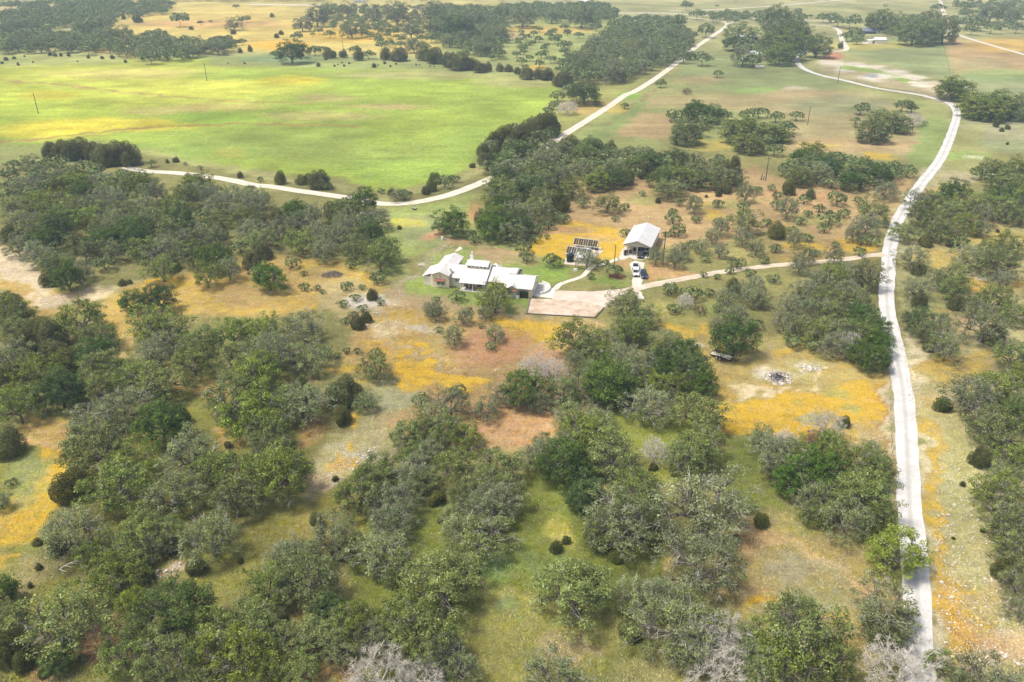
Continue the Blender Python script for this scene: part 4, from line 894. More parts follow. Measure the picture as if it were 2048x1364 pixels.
px_, py_ = G(1622,738); small("rock_pile", "scattered heap of white rocks right of the burn pit", "rocks", px_, py_, lambda q: [q.blob((random.gauss(0,1.3),random.gauss(0,.9),.1),(random.uniform(.15,.5),random.uniform(.15,.5),.25),k) for k in range(46)], 'rock')
px_, py_ = G(1341,826); small("boulder", "single tan boulder in grass left of round grey oak", "boulder", px_, py_, lambda q: (q.blob((0,0,.35),(.95,.6,.5),4,9), q.blob((.5,.2,.2),(.5,.4,.3),6,8)), 'pad')
# ------------------------------------------------------------------ utility poles
def pole(u, v, h, label, arm=False, trans=False, lamp=False, r=.15):
    x, y = G(u, v); t = thing("utility_pole", label, "utility pole", (x,y,0), 0, "utility poles")
    q = MB(); q.tube([(0,0,-.2),(0,0,h)], [r,r*.7], 8); q.build("pole", M['polewood'], t)
    if arm: q = MB(); q.b2(-1.0,1.0,-.06,.06,h-.6,h-.45); q.build("crossarm", M['polewood'], t)
    if trans: q = MB(); q.cyl((.32,-.1,h-1.5), .25, .8, 12); q.build("transformer", M['grey_metal'], t)
    if lamp: q = MB(); q.b2(-.5,-.12,-.14,.14,h*.62,h*.62+.9); q.build("meter_box", M['white'], t)
pole(77,227,11.2,"dark wooden pole at left edge of the bright green field", r=.2)
pole(414,162,11.5,"dark wooden pole in the middle of the bright green field", r=.22)
pole(1228.5,533,7.0,"short dark pole between pump shed and barn", r=.14)
pole(1325.5,530,10.8,"dark pole with white box right of the barn", lamp=True, r=.17)
pole(1531,362,9.8,"dark pole with crossarm in the tan clearing beyond the barn", arm=True, r=.17)
pole(1615,250,9.4,"leaning dark pole in tan grass right of the dark oaks", r=.17)
pole(1675,167,10.5,"dark pole beside the curve of the road below the pond", r=.18)
pole(686.5,98,10.5,"pole behind the hedge at top of the green field", r=.2)
pole(1761,49,8.5,"pole with white lamp above the blue roofed house", r=.2)
x_, y_ = G(1526,360); t = thing("tree_stump", "brown stump and boards at foot of the crossarm pole", "stump", (x_,y_,0)); q = MB(); q.tube([(-.8,0,0),(-.7,0,1.1),(-.5,.1,2.6)], [.35,.3,.2], 7); q.tube([(.2,0,0),(.4,0,1.7)], [.25,.15], 6); q.build("stump", M['bark'], t)
x_, y_ = G(1296,449); t = thing("wind_sock", "thin pole with a small white wind sock behind barn roof", "wind sock", (x_,y_,0)); q = MB(); q.tube([(0,0,0),(0,0,3.0)], [.05,.04], 6); q.build("pole", M['wood'], t); q = MB(); q.tube([(0,0,2.9),(.15,-.1,2.2),(.2,-.15,1.8)], [.28,.2,.12], 10); q.build("sock", M['white'], t)
# ------------------------------------------------------------------ fences
def fence(px, label, step=3.2, h=1.25):
    P = [G(*p) for p in px]; x0, y0 = P[0]; t = thing("wire_fence", label, "fence", (x0,y0,0)); pm = MB(); wm = MB(); tot = 0; pts = []
    for a_, b_ in zip(P[:-1], P[1:]):
        L_ = math.hypot(b_[0]-a_[0], b_[1]-a_[1]); n_ = max(1, int(L_/step))
        for k in range(n_): pts.append((a_[0]+(b_[0]-a_[0])*k/n_-x0, a_[1]+(b_[1]-a_[1])*k/n_-y0))
    pts.append((P[-1][0]-x0, P[-1][1]-y0))
    for p in pts: q = MB(); q.tube([(p[0],p[1],-.1),(p[0],p[1],h)], [.05,.045], 5); q.build("post", M['bark'], t)
    for z_ in (.35,.65,.95,1.18): wm.tube([(p[0],p[1],z_) for p in pts], [.012]*len(pts), 3, False)
    wm.build("wires", M['grey_metal'], t)
fence([(1778,760),(1780,800),(1781,860),(1784,930)], "wire fence along left side of the main road by yellow flowers")
fence([(1784,884),(1700,880),(1640,872)], "wire fence running left from road across foot of yellow meadow")
fence([(1882,80),(1892,112),(1900,146)], "wire fence down right edge of the mown paddock", 6)
fence([(1920,232),(1980,241),(2060,256)], "wire fence running right from the road bend", 6)
# ------------------------------------------------------------------ far buildings
def farhouse(u, v, w_, d_, h_, rz, label, name, roofm, wallm, wins=4, lean=None):
    x, y = G(u, v); t = thing(name, label, "building", (x,y,0), rz)
    q = MB(); q.b2(-w_/2,w_/2,0,d_,-.2,h_); q.prism([(0,h_),(d_,h_),(d_/2,h_+d_*.2)], -w_/2, w_/2, 'x'); q.build("wall", M[wallm], t)
    q = MB(); q.slab([(-w_/2-.5,d_/2,h_+d_*.2+.25),(-w_/2-.5,-.6,h_),(w_/2+.5,-.6,h_),(w_/2+.5,d_/2,h_+d_*.2+.25)], .2); q.slab([(w_/2+.5,d_/2,h_+d_*.2+.25),(w_/2+.5,d_+.6,h_),(-w_/2-.5,d_+.6,h_),(-w_/2-.5,d_/2,h_+d_*.2+.25)], .2); q.build("roof", M[roofm], t)
    for k in range(wins):
        xx = -w_/2+(k+.7)*w_/(wins+.4); q = MB(); q.b2(xx-.5,xx+.5,-.06,-.01,1.0,2.2); q.build("window", M['glass'], t)
    return t
t = farhouse(1746,67,20,8,3.0,0,"white walled house with blue grey roof beyond the paddock","house",'slate','white',3)
q = MB(); q.slab([(-10.2,-.7,3.0),(-10.2,-4,2.5),(1.5,-4,2.5),(1.5,-.7,3.0)], .15); q.build("porch_roof", M['slate'], t); q = MB(); q.b2(-9.8,1.2,-3.7,-.1,0,2.3); q.build("porch", M['navy'], t)
t = farhouse(1761,87.5,9.5,7,3.6,0,"white metal shed with a side canopy below blue roofed house","shed",'white','white',0)
q = MB(); q.slab([(-4.9,7,3.4),(-11,6,2.9),(-10.5,.5,2.7),(-4.9,0,3.3)], .15); [q.b2(-10.6,-10.4,y_,y_+.2,0,2.7) for y_ in (.8,5.5)]; q.build("canopy", M['white'], t); q = MB(); q.b2(-4.85,-4.7,1,6,.0,2.9); q.build("door", M['grey_metal'], t)
farhouse(1497,80,17,9,3.2,0,"dark walled building with pale roof among the far oaks","building",'roof','blackmetal',0)
farhouse(1528,117,27,10,3.2,-.05,"pale farmhouse half hidden under the spreading far oaks","house",'white','pad' if False else 'siding',5)
farhouse(1170,11,14,9,5,0,"white building behind oaks beyond the far highway","building",'white','white',2)
farhouse(720,6,18,9,4,0,"pale building with dark trees beyond the far left highway","building",'silver','white',3)
farhouse(1575,72,14,8,3,0,"small pale building glimpsed between the far oaks","building",'white','siding',2)
x_, y_ = G(1519,134); small("boat_hull", "pale upturned boat lying on grass below far farmhouse", "boat", x_, y_, lambda q: q.prism([(-1,0),(-.7,.9),(0,1.2),(.7,.9),(1,0)], -3, 3), 'white', 1.1)
# ------------------------------------------------------------------ tree prototypes (crown 10 m across, scaled per tree)
def nrm(a): return a/(np.linalg.norm(a, axis=-1, keepdims=True)+1e-9)
def leaf_quads(cen, nor, size, r, asp=.62):
    n = len(cen); t = nrm(np.cross(nor, nrm(r.normal(size=(n,3))))); b = np.cross(nor, t)
    s = size*(.65+.7*r.random((n,1)))
    t = t*s; b = b*s*asp
    V = np.stack([cen-t-b*.6, cen+t*.2-b, cen+t+b*.5, cen-t*.3+b], 1).reshape(-1,3)
    return V
def quad_mesh(name, V, m):
    n = len(V)//4; me = bpy.data.meshes.new(name)
    me.vertices.add(len(V)); me.vertices.foreach_set("co", V.astype(np.float32).ravel())
    me.loops.add(len(V)); me.loops.foreach_set("vertex_index", np.arange(len(V)))
    me.polygons.add(n); me.polygons.foreach_set("loop_start", np.arange(0,len(V),4)); me.polygons.foreach_set("loop_total", np.full(n,4))
    me.update(); me.materials.append(m); return me
def cluster_leaves(tips, r, n_per, rh, rv, size, up=.9):
    cs = []; ns = []
    for c, sc in tips:
        k = int(n_per*sc*r.uniform(.75,1.25)); d = nrm(r.normal(size=(k,3))); d[:,2] = np.abs(d[:,2])*np.where(r.random(k) < .82, 1, -1)
        rad = (.55+.45*r.random((k,1))**.5)
        p = c+d*rad*np.array([rh,rh,rv])*sc*(.85+.3*r.random(3))
        cs.append(p); ns.append(nrm(d*.8+r.normal(size=(k,3))*.5+np.array([0,0,up])))
    return leaf_quads(np.concatenate(cs), np.concatenate(ns), size, r)
def oak(seed, leafy=1.0, height=6.6, flat=.85, ntip=105, low=.42, twig=.25, lean=0., n_per=58, lsize=.150, gaps=.12, limbs=5):
    """skeleton that forks from a short trunk to tips spread over an umbrella crown; leaves sit on the tips"""
    r = np.random.default_rng(seed)
    # crown envelope: a lumpy dome
    ph = r.uniform(0,6.28,4); am = r.uniform(.05,.2,4)
    tips = []
    for i in range(ntip):
        u = (i+.5)/ntip; a = i*2.39996+r.uniform(-.3,.3)
        el = math.asin(min(1, (1-u)*(1+low)-low*1.0)) if (1-u)*(1+low)-low > -1 else -.3
        rad = 1+sum(am[k]*math.sin((k+2)*a+ph[k]) for k in range(3))+r.uniform(-.13,.10)
        if r.random() < .30: rad *= r.uniform(.55,.85)
        x = 5*rad*math.cos(el)*math.cos(a)+lean; y = 5*rad*math.cos(el)*math.sin(a); z = height*.47+(height*.50)*rad*math.sin(el)*flat/.75
        tips.append((x,y,max(1.0,z)))
    tips = np.array(tips)
    # hierarchical limbs
    tr = MB(); tb = np.array([0,0,-.3]); nst = 1 if r.random() < .6 else 2
    top = np.array([r.uniform(-.3,.3)+lean*.3, r.uniform(-.3,.3), height*r.uniform(.2,.28)])
    tr.tube([tb, tb*.4+top*.4+r.normal(size=3)*.08, top], [.42,.33,.30], 7)
    def path(a, b, r0, r1, n, wob, sides=5, mb=tr):
        pts = [a]
        for k in range(1, n): t = k/n; pts.append(a*(1-t)+b*t+r.normal(size=3)*wob+np.array([0,0,.25*math.sin(math.pi*t)*wob*2]))
        pts.append(b); mb.tube(pts, [r0+(r1-r0)*k/n for k in range(n+1)], sides, False)
    ang = np.arctan2(tips[:,1], tips[:,0]-lean); order = np.argsort(ang+r.uniform(0,6))
    groups = np.array_split(np.argsort(ang), limbs)
    keep = []
    pale = MB()
    for g in groups:
        c1 = tips[g].mean(0); n1 = top*.45+c1*.55; n1[2] = top[2]+(c1[2]-top[2])*.45
        path(top, n1, .24, .15, 3, .16, 6)
        sub = g[np.argsort(tips[g][:,2]+r.normal(size=len(g))*.6)]
        for h in np.array_split(sub, 4):
            c2 = tips[h].mean(0); n2 = n1*.4+c2*.6
            path(n1, n2, .14, .085, 3, .18, 5)
            for i in h:
                tp = tips[i]
                bare = r.random() < twig
                path(n2, tp, .065 if not bare else .05, .025, 3, .14, 4 if not bare else 3, pale if bare and r.random() < .6 else tr)
                if bare:
                    for q in range(5 if leafy > .6 else 11):
                        d = nrm(nrm(tp-np.array([lean,0,height*.35]))*.8+r.normal(size=3)*.6)
                        L = r.uniform(.6,1.25); m_ = tp+d*L*.5+r.normal(size=3)*.12
                        pale.tube([tp, m_, tp+d*L+r.normal(size=3)*.15], [.030,.024,.014], 3, False)
                        if leafy <= .6 and q < 8:
                            d2 = nrm(d+r.normal(size=3)*.7); pale.tube([m_, m_+d2*L*.6], [.03,.016], 3, False)
                    if r.random() < (.75 if leafy > .6 else .35)*leafy: keep.append((tp, .8))
                elif r.random() > gaps and r.random() < max(leafy, .0)+.001:
                    keep.append((tp, r.uniform(.8,1.2)))
                    if r.random() < .45: keep.append((tp*.78+n2*.22+r.normal(size=3)*.25, .8))
    V = cluster_leaves(keep, r, n_per, 1.02, .55, lsize) if keep else None
    return tr, pale, V
def cedar(seed, height=8.5, n=8200, size=.18, low=-.05):
    r = np.random.default_rng(seed); ph = r.uniform(0,6.28,6); am = r.uniform(.05,.16,6)
    lob = nrm(r.normal(size=(15,3))); lob[:,2] = np.abs(lob[:,2])
    d = nrm(r.normal(size=(n,3))); d[:,2] = np.where(d[:,2] < low, -d[:,2], d[:,2])
    dm = (d@lob.T).max(1); rad = .60+.50*np.clip((dm-.72)/.28,0,1)**1.2
    rad *= 1-.42*r.random(n)**1.8
    P = d*rad[:,None]*np.array([5,5,height*.78]); P[:,2] += height*.10
    nor = nrm(d*1.1+r.normal(size=(n,3))*.6+np.array([0,0,.4]))
    V = leaf_quads(P, nor, size, r)
    tr = MB(); tr.tube([(0,0,-.3),(.1,.05,height*.6)], [.35,.12], 6)
    for k in range(10):
        a = k*.63; z0 = height*(.05+.05*k); tr.tube([(0,0,z0),(2.2*math.cos(a),2.2*math.sin(a),z0+.8),(4.0*math.cos(a),4.0*math.sin(a),z0+1.2)], [.12,.07,.03], 4, False)
    return tr, MB(), V
def proto(kind, k, tr, pale, V, leaf, bark='bark', twigm='twig'):
    d = {}
    nt_ = len(tr.f)
    if pale.v:
        tr.cur = 1; tr.add(pale.v, pale.f)
    d['trunk'] = tr.mesh("trunk", [M[bark], M[twigm]])
    if V is not None: d['crown'] = quad_mesh("crown", V, M[leaf])
    return d
PRO = {'o':[], 'd':[], 'g':[], 'b':[], 'c':[], 's':[], 'l':[], 'r':[]}
for k in range(7): PRO['o'].append(proto('o', k, *oak(100+k, .95, 6.4+.5*(k%3), ntip=96+8*(k%3), twig=.16+.04*(k%3), lean=[-.6,0,.5][k%3], limbs=4+k%3), leaf='leaf_oak'))
for k in range(4): PRO['d'].append(proto('d', k, *oak(200+k, 1.0, 7.4, ntip=120, low=.45, twig=.05, gaps=.05, n_per=66), leaf='leaf_dark'))
for k in range(5): PRO['g'].append(proto('g', k, *oak(300+k, .92, 6.8, ntip=115, low=.55, twig=.42, gaps=.12, n_per=50, lsize=.14), leaf='leaf_grey'))
for k in range(3): PRO['b'].append(proto('b', k, *oak(400+k, .0, 6.4, ntip=120, twig=1.0, n_per=16), leaf='leaf_grey', bark='twig', twigm='white_twig'))
for k in range(4): PRO['c'].append(proto('c', k, *cedar(500+k), leaf='leaf_cedar'))
for k in range(3): PRO['s'].append(proto('s', k, *cedar(600+k, 8.0, 1600, .36), leaf='leaf_shrub'))
for k in range(6): PRO.setdefault('f',[]).append(proto('f', k, *oak(900+k, 1.0, 7.6, ntip=125, low=.75, twig=.05, gaps=.06, n_per=46, lsize=.185), leaf='leaf_oak'))
for k in range(4): PRO.setdefault('h',[]).append(proto('h', k, *oak(950+k, .8, 7.4, ntip=115, low=.65, twig=.3, gaps=.1, n_per=40, lsize=.19), leaf='leaf_grey'))
PRO['l'].append(proto('l', 0, *oak(700, 1.0, 7.4, ntip=125, low=.5, twig=.02, gaps=.04, n_per=46), leaf='leaf_lime'))
PRO['r'].append(proto('r', 0, *oak(801, .0, 5, ntip=110, twig=1.0), leaf='leaf_grey', bark='red_twig', twigm='red_twig'))
HC = {'o':.60,'d':.60,'g':.58,'b':.58,'c':.45,'s':.42,'l':.6,'r':.5}      # height of the crown's middle, as a share of its width
KN = {'o':("live_oak","live oak",["green live oak","grey green live oak","muted green live oak"]),
      'd':("live_oak","live oak",["deep green live oak"]), 'g':("lichen_oak","oak",["pale lichened oak"]),
      'b':("bare_tree","bare tree",["leafless whitish tree"]), 'c':("juniper_tree","juniper",["dark olive juniper"]),
      's':("juniper_shrub","shrub",["small dark juniper shrub"]), 'l':("elm_tree","tree",["bright yellow green tree"]), 'r':("dead_brush","brush",["red brown dead brush clump"])}
GN = {'live_oak':"live oaks across the ranch land", 'lichen_oak':"lichen grey oaks", 'bare_tree':"leafless trees", 'juniper_tree':"dark junipers", 'juniper_shrub':"small juniper shrubs", 'elm_tree':"yellow green trees", 'dead_brush':"dead brush clumps"}
TR = []       # x, y, width in metres, kind
def T(u, v, w, kind):
    s = ppm(G(u, min(v+w*.35, 1500))[1]); W = w/s
    w = w*((1.04 if v > 300 else 1.14) if kind in 'odgb' else 1.1 if kind == 'c' and v < 330 else 1.0)
    z = W*HC[kind]*.95
    x, y = G(u, v, z); W = w/ppm(y, z)
    TR.append((x, y, W, kind))
def TL(s, kind=None):
    for q in s.split(';'):
        q = q.strip()
        if not q: continue
        a = q.split(','); T(float(a[0]), float(a[1]), float(a[2]), a[3].strip() if len(a) > 3 else kind)
# --- round the barn and house
TL("""1166,398,30,o;1215,398,50,o;1251,408,24,o;1231,433,18,o;1286,383,16,o;1316,400,14,c;1360,398,24,o;1437,387,15,s;1413,392,8,s;1492,387,34,g;1254,458,28,o;1330,464,16,o;1343,462,20,o;1359,452,38,o;1394,433,24,o;
1384,482,28,g;1402,491,30,g;1441,454,34,g;1487,420,30,o;1494,438,50,o;1460,430,18,g;1313,513,32,g;1350,520,32,g;1362,503,34,g;1412,510,26,g;1440,500,30,g;1475,516,38,o;1513,495,32,g;1530,515,24,g;
1232,530,42,o;1213,521,18,o;1181,547,20,o;1174,518,36,g;1196,520,22,o;1107,509,44,o;1054,505,34,o;1049,484,42,d;1071,470,28,o;1094,470,15,o;1098,440,32,d;1128,430,30,d;1114,424,26,o;1075,450,34,o;
1344,568,38,d;1384,575,46,d;1371,600,30,b;1350,608,34,d;1400,616,26,r;1249,606,62,o;1294,624,52,o;1258,650,60,o;1156,664,86,o;1204,697,50,o;
1408,545,18,g;1434,548,18,o;1460,536,22,g;1500,540,26,g;1468,570,32,c;1482,580,38,g;1512,562,30,g;1508,592,42,g;1524,600,34,g;1450,598,40,g;1478,610,32,o;1438,610,26,g;1420,580,26,g;1468,628,60,g;1512,640,34,o;1470,668,84,d;1440,660,40,g;
914,583,36,o;976,594,34,o;1003,572,42,o;990,592,64,o;862,614,30,g;872,624,34,g;873,594,20,o;926,632,32,g;935,616,24,g;969,624,30,g;877,655,20,g;908,672,38,g;961,648,16,g;990,665,36,g;983,686,28,g;
902,438,58,d;887,449,30,d;939,461,32,o;948,470,30,o""")
# --- clearing beyond the barn and left of the road
TL("""1545,370,20,o;1576,377,28,c;1611,391,30,o;1576,414,44,g;1602,434,28,o;1678,384,46,d;1661,424,46,o;1650,450,28,g;1746,412,58,o;1735,442,52,g;1773,374,46,g;1708,466,34,g;1745,472,34,o;1555,460,40,c;1553,490,28,g;1590,478,34,g;1615,468,28,g;1611,508,36,g;1672,484,20,g;1671,510,32,g;1600,530,36,g;1630,500,24,g;1725,475,28,g;
1535,440,24,g;1585,455,26,g;1640,410,26,g;1690,420,28,o;1720,396,26,g""")
# --- cluster left of the main road
TL("""1738,548,58,o;1700,540,50,g;1668,545,50,o;1640,560,50,g;1610,580,50,g;1585,605,50,g;1570,640,44,g;1655,590,60,o;1690,580,50,g;1720,590,50,o;1745,610,46,o;1630,620,60,g;1670,625,60,o;1710,625,60,d;1750,650,56,d;1600,650,50,o;1640,655,56,o;1680,662,60,g;1720,665,60,o;1758,685,50,d;1590,672,44,o;1700,690,44,b;1730,700,60,d;1755,715,54,d;1668,690,50,g;1630,680,40,o""")
# --- right of the main road
TL("""1828,504,60,g;1853,479,30,c;1907,485,22,c;1838,537,30,c;1833,572,50,g;1840,600,30,c;1906,548,62,o;1880,560,40,g;1910,574,54,o;1913,604,34,c;1945,601,24,c;1946,508,64,g;2002,516,76,o;2022,480,56,o;1975,500,50,o;1836,638,52,d;1880,656,64,g;1973,642,84,g;1986,594,60,o;2030,612,60,o;1950,615,40,g;2005,560,40,g;1895,690,64,g;1856,660,50,o;1860,690,30,c;2027,704,64,o;1990,668,50,c;
1888,808,36,s;1944,779,90,g;2010,764,84,o;2040,796,60,o;1961,800,60,g;1950,822,50,r;2003,857,94,o;1975,850,60,g;1961,914,44,c;2033,907,76,o;2011,952,60,g;1926,968,12,s;1998,982,84,o;2040,1007,90,g;2011,1038,84,o;2036,1062,80,g;1966,1060,13,s;1907,1076,8,s;2008,1072,22,c;2026,1100,76,o;2008,1143,44,c;2036,1163,66,g;2044,1215,50,g;2040,830,60,d;2045,740,50,o;
1973,1350,130,g;2050,1370,90,g;1878,1318,50,l;1801,1090,108,l;1775,1212,118,g;1780,1250,70,o;1800,1330,110,b;1611,1258,150,o;1570,1290,110,o;1660,1310,90,o;1590,1230,90,g""")
TL("""1815,455,50,o;1840,425,50,o;1835,400,40,g;1865,430,50,o;1870,395,50,o;1890,450,60,o;1860,460,40,d;1905,415,50,o;1910,380,50,d;1935,440,50,o;1945,395,60,o;1920,470,44,o;1960,455,34,g;1985,400,60,o;2010,385,60,d;2040,400,60,o;2020,420,50,o;1970,425,50,g;2045,430,40,d;1990,438,14,s;2010,440,12,s;1995,462,8,s""")
TL("1965,335,44,o;1985,325,50,o;2010,335,50,o;2035,325,50,o;1990,348,46,o;2020,355,50,o;2045,350,44,o;2040,375,50,o;2015,372,40,g")
# --- big oaks lower right
TL("""1548,895,74,g;1556,930,66,g;1600,900,70,o;1631,936,96,d;1693,924,90,o;1734,976,100,o;1631,986,84,g;1693,1031,92,g;1755,936,64,o;1654,846,62,b;1689,843,26,c;1631,874,40,r;1660,880,50,o;1585,950,70,d;1640,1020,60,o;1750,1020,70,o;1700,980,80,o;1570,880,44,b;1525,870,46,g;1740,900,40,g;
1416,985,170,g;1412,1112,142,g;1403,883,84,o;1396,817,90,o;1523,1038,34,c;1472,1075,16,c;1362,1234,150,g;1430,1262,120,b;1482,1272,70,g;1436,1330,90,b;1515,1325,84,g;1380,1290,90,g;1530,1270,90,o;
1150,1163,140,o;1244,1043,120,g;1190,1060,60,o;1199,1085,40,o;1112,1092,26,s;1133,1080,20,s;1234,1115,26,s;1246,1090,22,s;1309,1088,30,c;1284,1190,90,g;1259,1258,50,c;1336,1185,90,g;1111,1345,110,g;1340,1065,14,s;1210,1095,16,s;
1069,728,56,b;1106,735,50,b;1050,766,82,d;1124,775,56,g;1159,768,56,g;1151,722,42,g;1081,808,40,g;1134,826,60,g;1194,828,60,g;1206,846,30,c;1229,772,72,d;1299,800,84,g;1261,742,60,g;1335,735,64,d;1385,735,66,d;1400,765,60,d;1350,770,60,o;1310,755,60,o;1334,697,60,o;1370,700,60,d;1391,902,84,o;1311,900,50,b;1306,932,20,c;1360,915,60,g;
1170,862,80,o;1080,905,70,g;1120,925,90,d;1160,930,60,d;1230,900,90,o;1200,870,80,o;1174,975,70,d;1160,1000,50,d;1214,944,34,g;1274,985,100,o;1249,1010,96,g;1090,880,50,o;1140,880,60,g;1210,681,50,g;1269,656,60,o;1342,680,60,g;1326,722,60,d;1284,722,80,g;1219,755,90,d;1175,690,60,g;1245,710,70,g;1180,740,40,g;1310,690,40,o""")
# --- centre foreground
TL("""842,790,40,o;912,772,40,o;902,800,66,g;862,822,60,g;750,730,58,o;750,697,28,o;692,697,20,o;714,697,20,o;650,697,34,o;672,706,22,o;687,778,68,c;732,802,44,g;682,830,40,c;974,812,50,g;1004,787,44,g;725,790,30,g;
812,862,60,o;850,852,60,o;890,858,64,o;935,870,64,o;912,920,70,o;1000,925,80,o;762,932,86,o;825,947,74,g;712,982,86,o;787,1002,84,g;925,982,66,o;987,970,84,o;874,995,34,c;952,975,26,c;990,1007,90,g;860,900,60,g;960,1020,80,g;900,1030,50,g;740,960,60,o;850,960,60,o;830,900,50,o;670,957,14,s;
600,1100,60,g;572,1103,80,g;662,1063,90,g;632,1040,34,c;674,1100,36,c;762,1098,100,g;787,1038,84,g;620,1148,110,o;537,1163,90,o;887,1148,136,o;957,1060,110,g;812,1223,96,o;712,1240,90,o;662,1218,60,d;650,1260,90,o;750,1275,76,g;850,1262,120,o;587,1273,70,o;525,1260,76,o;605,1335,70,o;757,1340,110,b;845,1350,90,b;562,1233,26,c;537,1335,64,o;952,1143,16,c;837,1190,14,s;790,1175,14,c;882,1298,80,g;700,1080,60,o;800,1130,60,o;880,1040,14,c;740,1120,50,o;680,1300,60,g;640,1200,60,o;920,1330,70,g""")
# --- left foreground
TL("""15,884,64,c;120,1240,136,o;15,1235,64,o;20,1290,80,c;45,1320,50,c;112,1318,56,d;85,1345,24,c;350,1205,126,d;260,1198,56,l;145,1062,108,g;112,1090,40,c;75,1082,20,c;77,1133,15,c;225,1148,96,o;250,1110,80,o;282,1062,80,o;420,1065,106,g;390,1130,44,c;345,1095,24,c;240,1292,100,o;330,1312,110,o;275,1260,60,g;425,1273,110,o;487,1235,104,o;475,1312,110,o;165,1312,22,g;295,1153,30,c;190,1100,60,o;340,1060,60,o;310,1085,60,g;480,1120,14,c;60,1170,14,c;390,1350,70,g;0,1180,60,d;0,1000,40,g;20,960,26,g;455,890,16,s;468,915,10,s;
160,623,86,o;195,662,64,o;190,700,70,d;262,598,48,d;317,591,60,d;412,548,50,o;457,538,44,g;322,531,60,o;259,563,11,s;244,565,14,c;537,548,60,d;515,535,40,o;582,516,36,o;607,543,16,d;608,568,26,d;634,571,18,d;644,580,14,d;692,566,28,g;724,570,17,o;744,588,28,c;700,523,26,d;724,611,24,o;684,601,24,o;732,633,26,c;754,546,40,o;710,590,24,g;760,600,20,g;705,625,26,o;715,645,30,c;690,635,24,o;799,455,9,s""")
# --- hedges round the green field
TL("""387,349,58,o;300,321,24,g;351,320,11,c;334,323,8,c;370,325,10,g;100,301,30,c;125,297,42,c;155,296,46,c;185,300,40,c;205,304,50,c;232,306,54,c;257,309,48,c;210,315,40,c;140,303,40,c;560,356,28,c;602,358,24,c;617,357,20,c;637,357,44,c;655,366,24,g;762,378,17,o;783,384,18,c;809,381,32,o;834,384,32,g;862,372,24,c;889,353,40,o;870,356,26,c;907,350,28,o;850,380,20,c;400,332,14,g;480,350,14,c;520,355,16,g;500,370,24,o;
1169,175,54,d;1136,209,34,b;1137,170,30,d;1122,158,30,c;1145,150,30,d;1115,185,30,d;1107,205,24,o;1096,215,22,o;1085,228,20,o;1065,235,24,d;1050,250,24,d;1092,245,54,c;1060,262,40,c;1040,275,46,c;1010,270,50,c;990,280,40,c;1138,286,40,c;1012,300,40,o;985,305,36,o;970,318,24,c;945,330,12,s""")
TL("""582,97,48,d;549,101,26,d;594,66,26,d;597,90,24,d;629,94,28,o;646,92,24,o;660,106,22,c;686,107,18,c;707,93,26,o;717,110,24,c;736,102,26,d;771,108,26,c;798,106,34,c;852,105,34,c;870,111,36,c;900,117,34,c;922,121,40,c;942,126,30,c;927,101,28,o;984,110,18,o;960,134,24,c;977,135,18,c;1000,135,18,c;1017,136,16,c;1035,142,14,c;1054,146,28,c;1075,148,20,c;1092,147,28,c;1128,156,38,c;
702,56,34,g;729,62,20,g;637,57,20,g;659,63,22,g;624,66,11,o;604,45,30,g;632,24,46,g;655,18,30,g;694,16,30,g;724,36,22,o;747,26,38,g;794,24,44,g;787,57,26,g;759,75,20,g;779,80,24,g;822,60,28,g;827,88,30,g;862,22,46,g;864,46,48,g;862,68,30,d;917,50,48,d;949,34,40,g;1007,20,40,g;974,76,30,g;949,73,26,d;544,31,8,c;553,72,9,c;562,65,10,c;
1036,82,16,g;1034,103,20,d;1066,82,17,g;1060,111,19,d;1046,24,48,g;1104,28,30,g;1079,55,16,g;1129,48,22,d;1109,57,14,g;1110,72,26,o;1126,83,28,o;1159,65,20,g;1164,26,48,g;1194,46,26,o;1090,100,14,g;
357,26,42,o;467,44,28,g;492,33,20,g;481,36,16,g;400,42,14,g;421,41,8,g;382,56,8,c;276,39,14,c;268,37,9,c;247,35,9,c;245,59,24,g;218,36,26,g;181,42,42,d;472,9,14,o;472,81,18,d;483,78,20,o;480,101,11,c;500,98,12,c;466,64,10,c""")
TL("""4,125,7;12,118,8;28,115,8;36,128,7;66,124,4;49,112,4;100,108,8;110,109,9;121,109,9;137,110,8;155,122,4;177,114,7;204,115,8;224,114,9;250,122,8;489,126,5;456,126,3;637,129,10;652,117,7;669,131,5;676,129,3;684,125,4;688,131,5;698,126,5;748,131,10;756,130,4;769,125,7;781,132,5;792,127,5;832,129,4;839,129,3;860,132,4;869,133,3;1994,247,18;2015,254,11;2004,259,10;2015,287,7;2008,235,12""", 's')
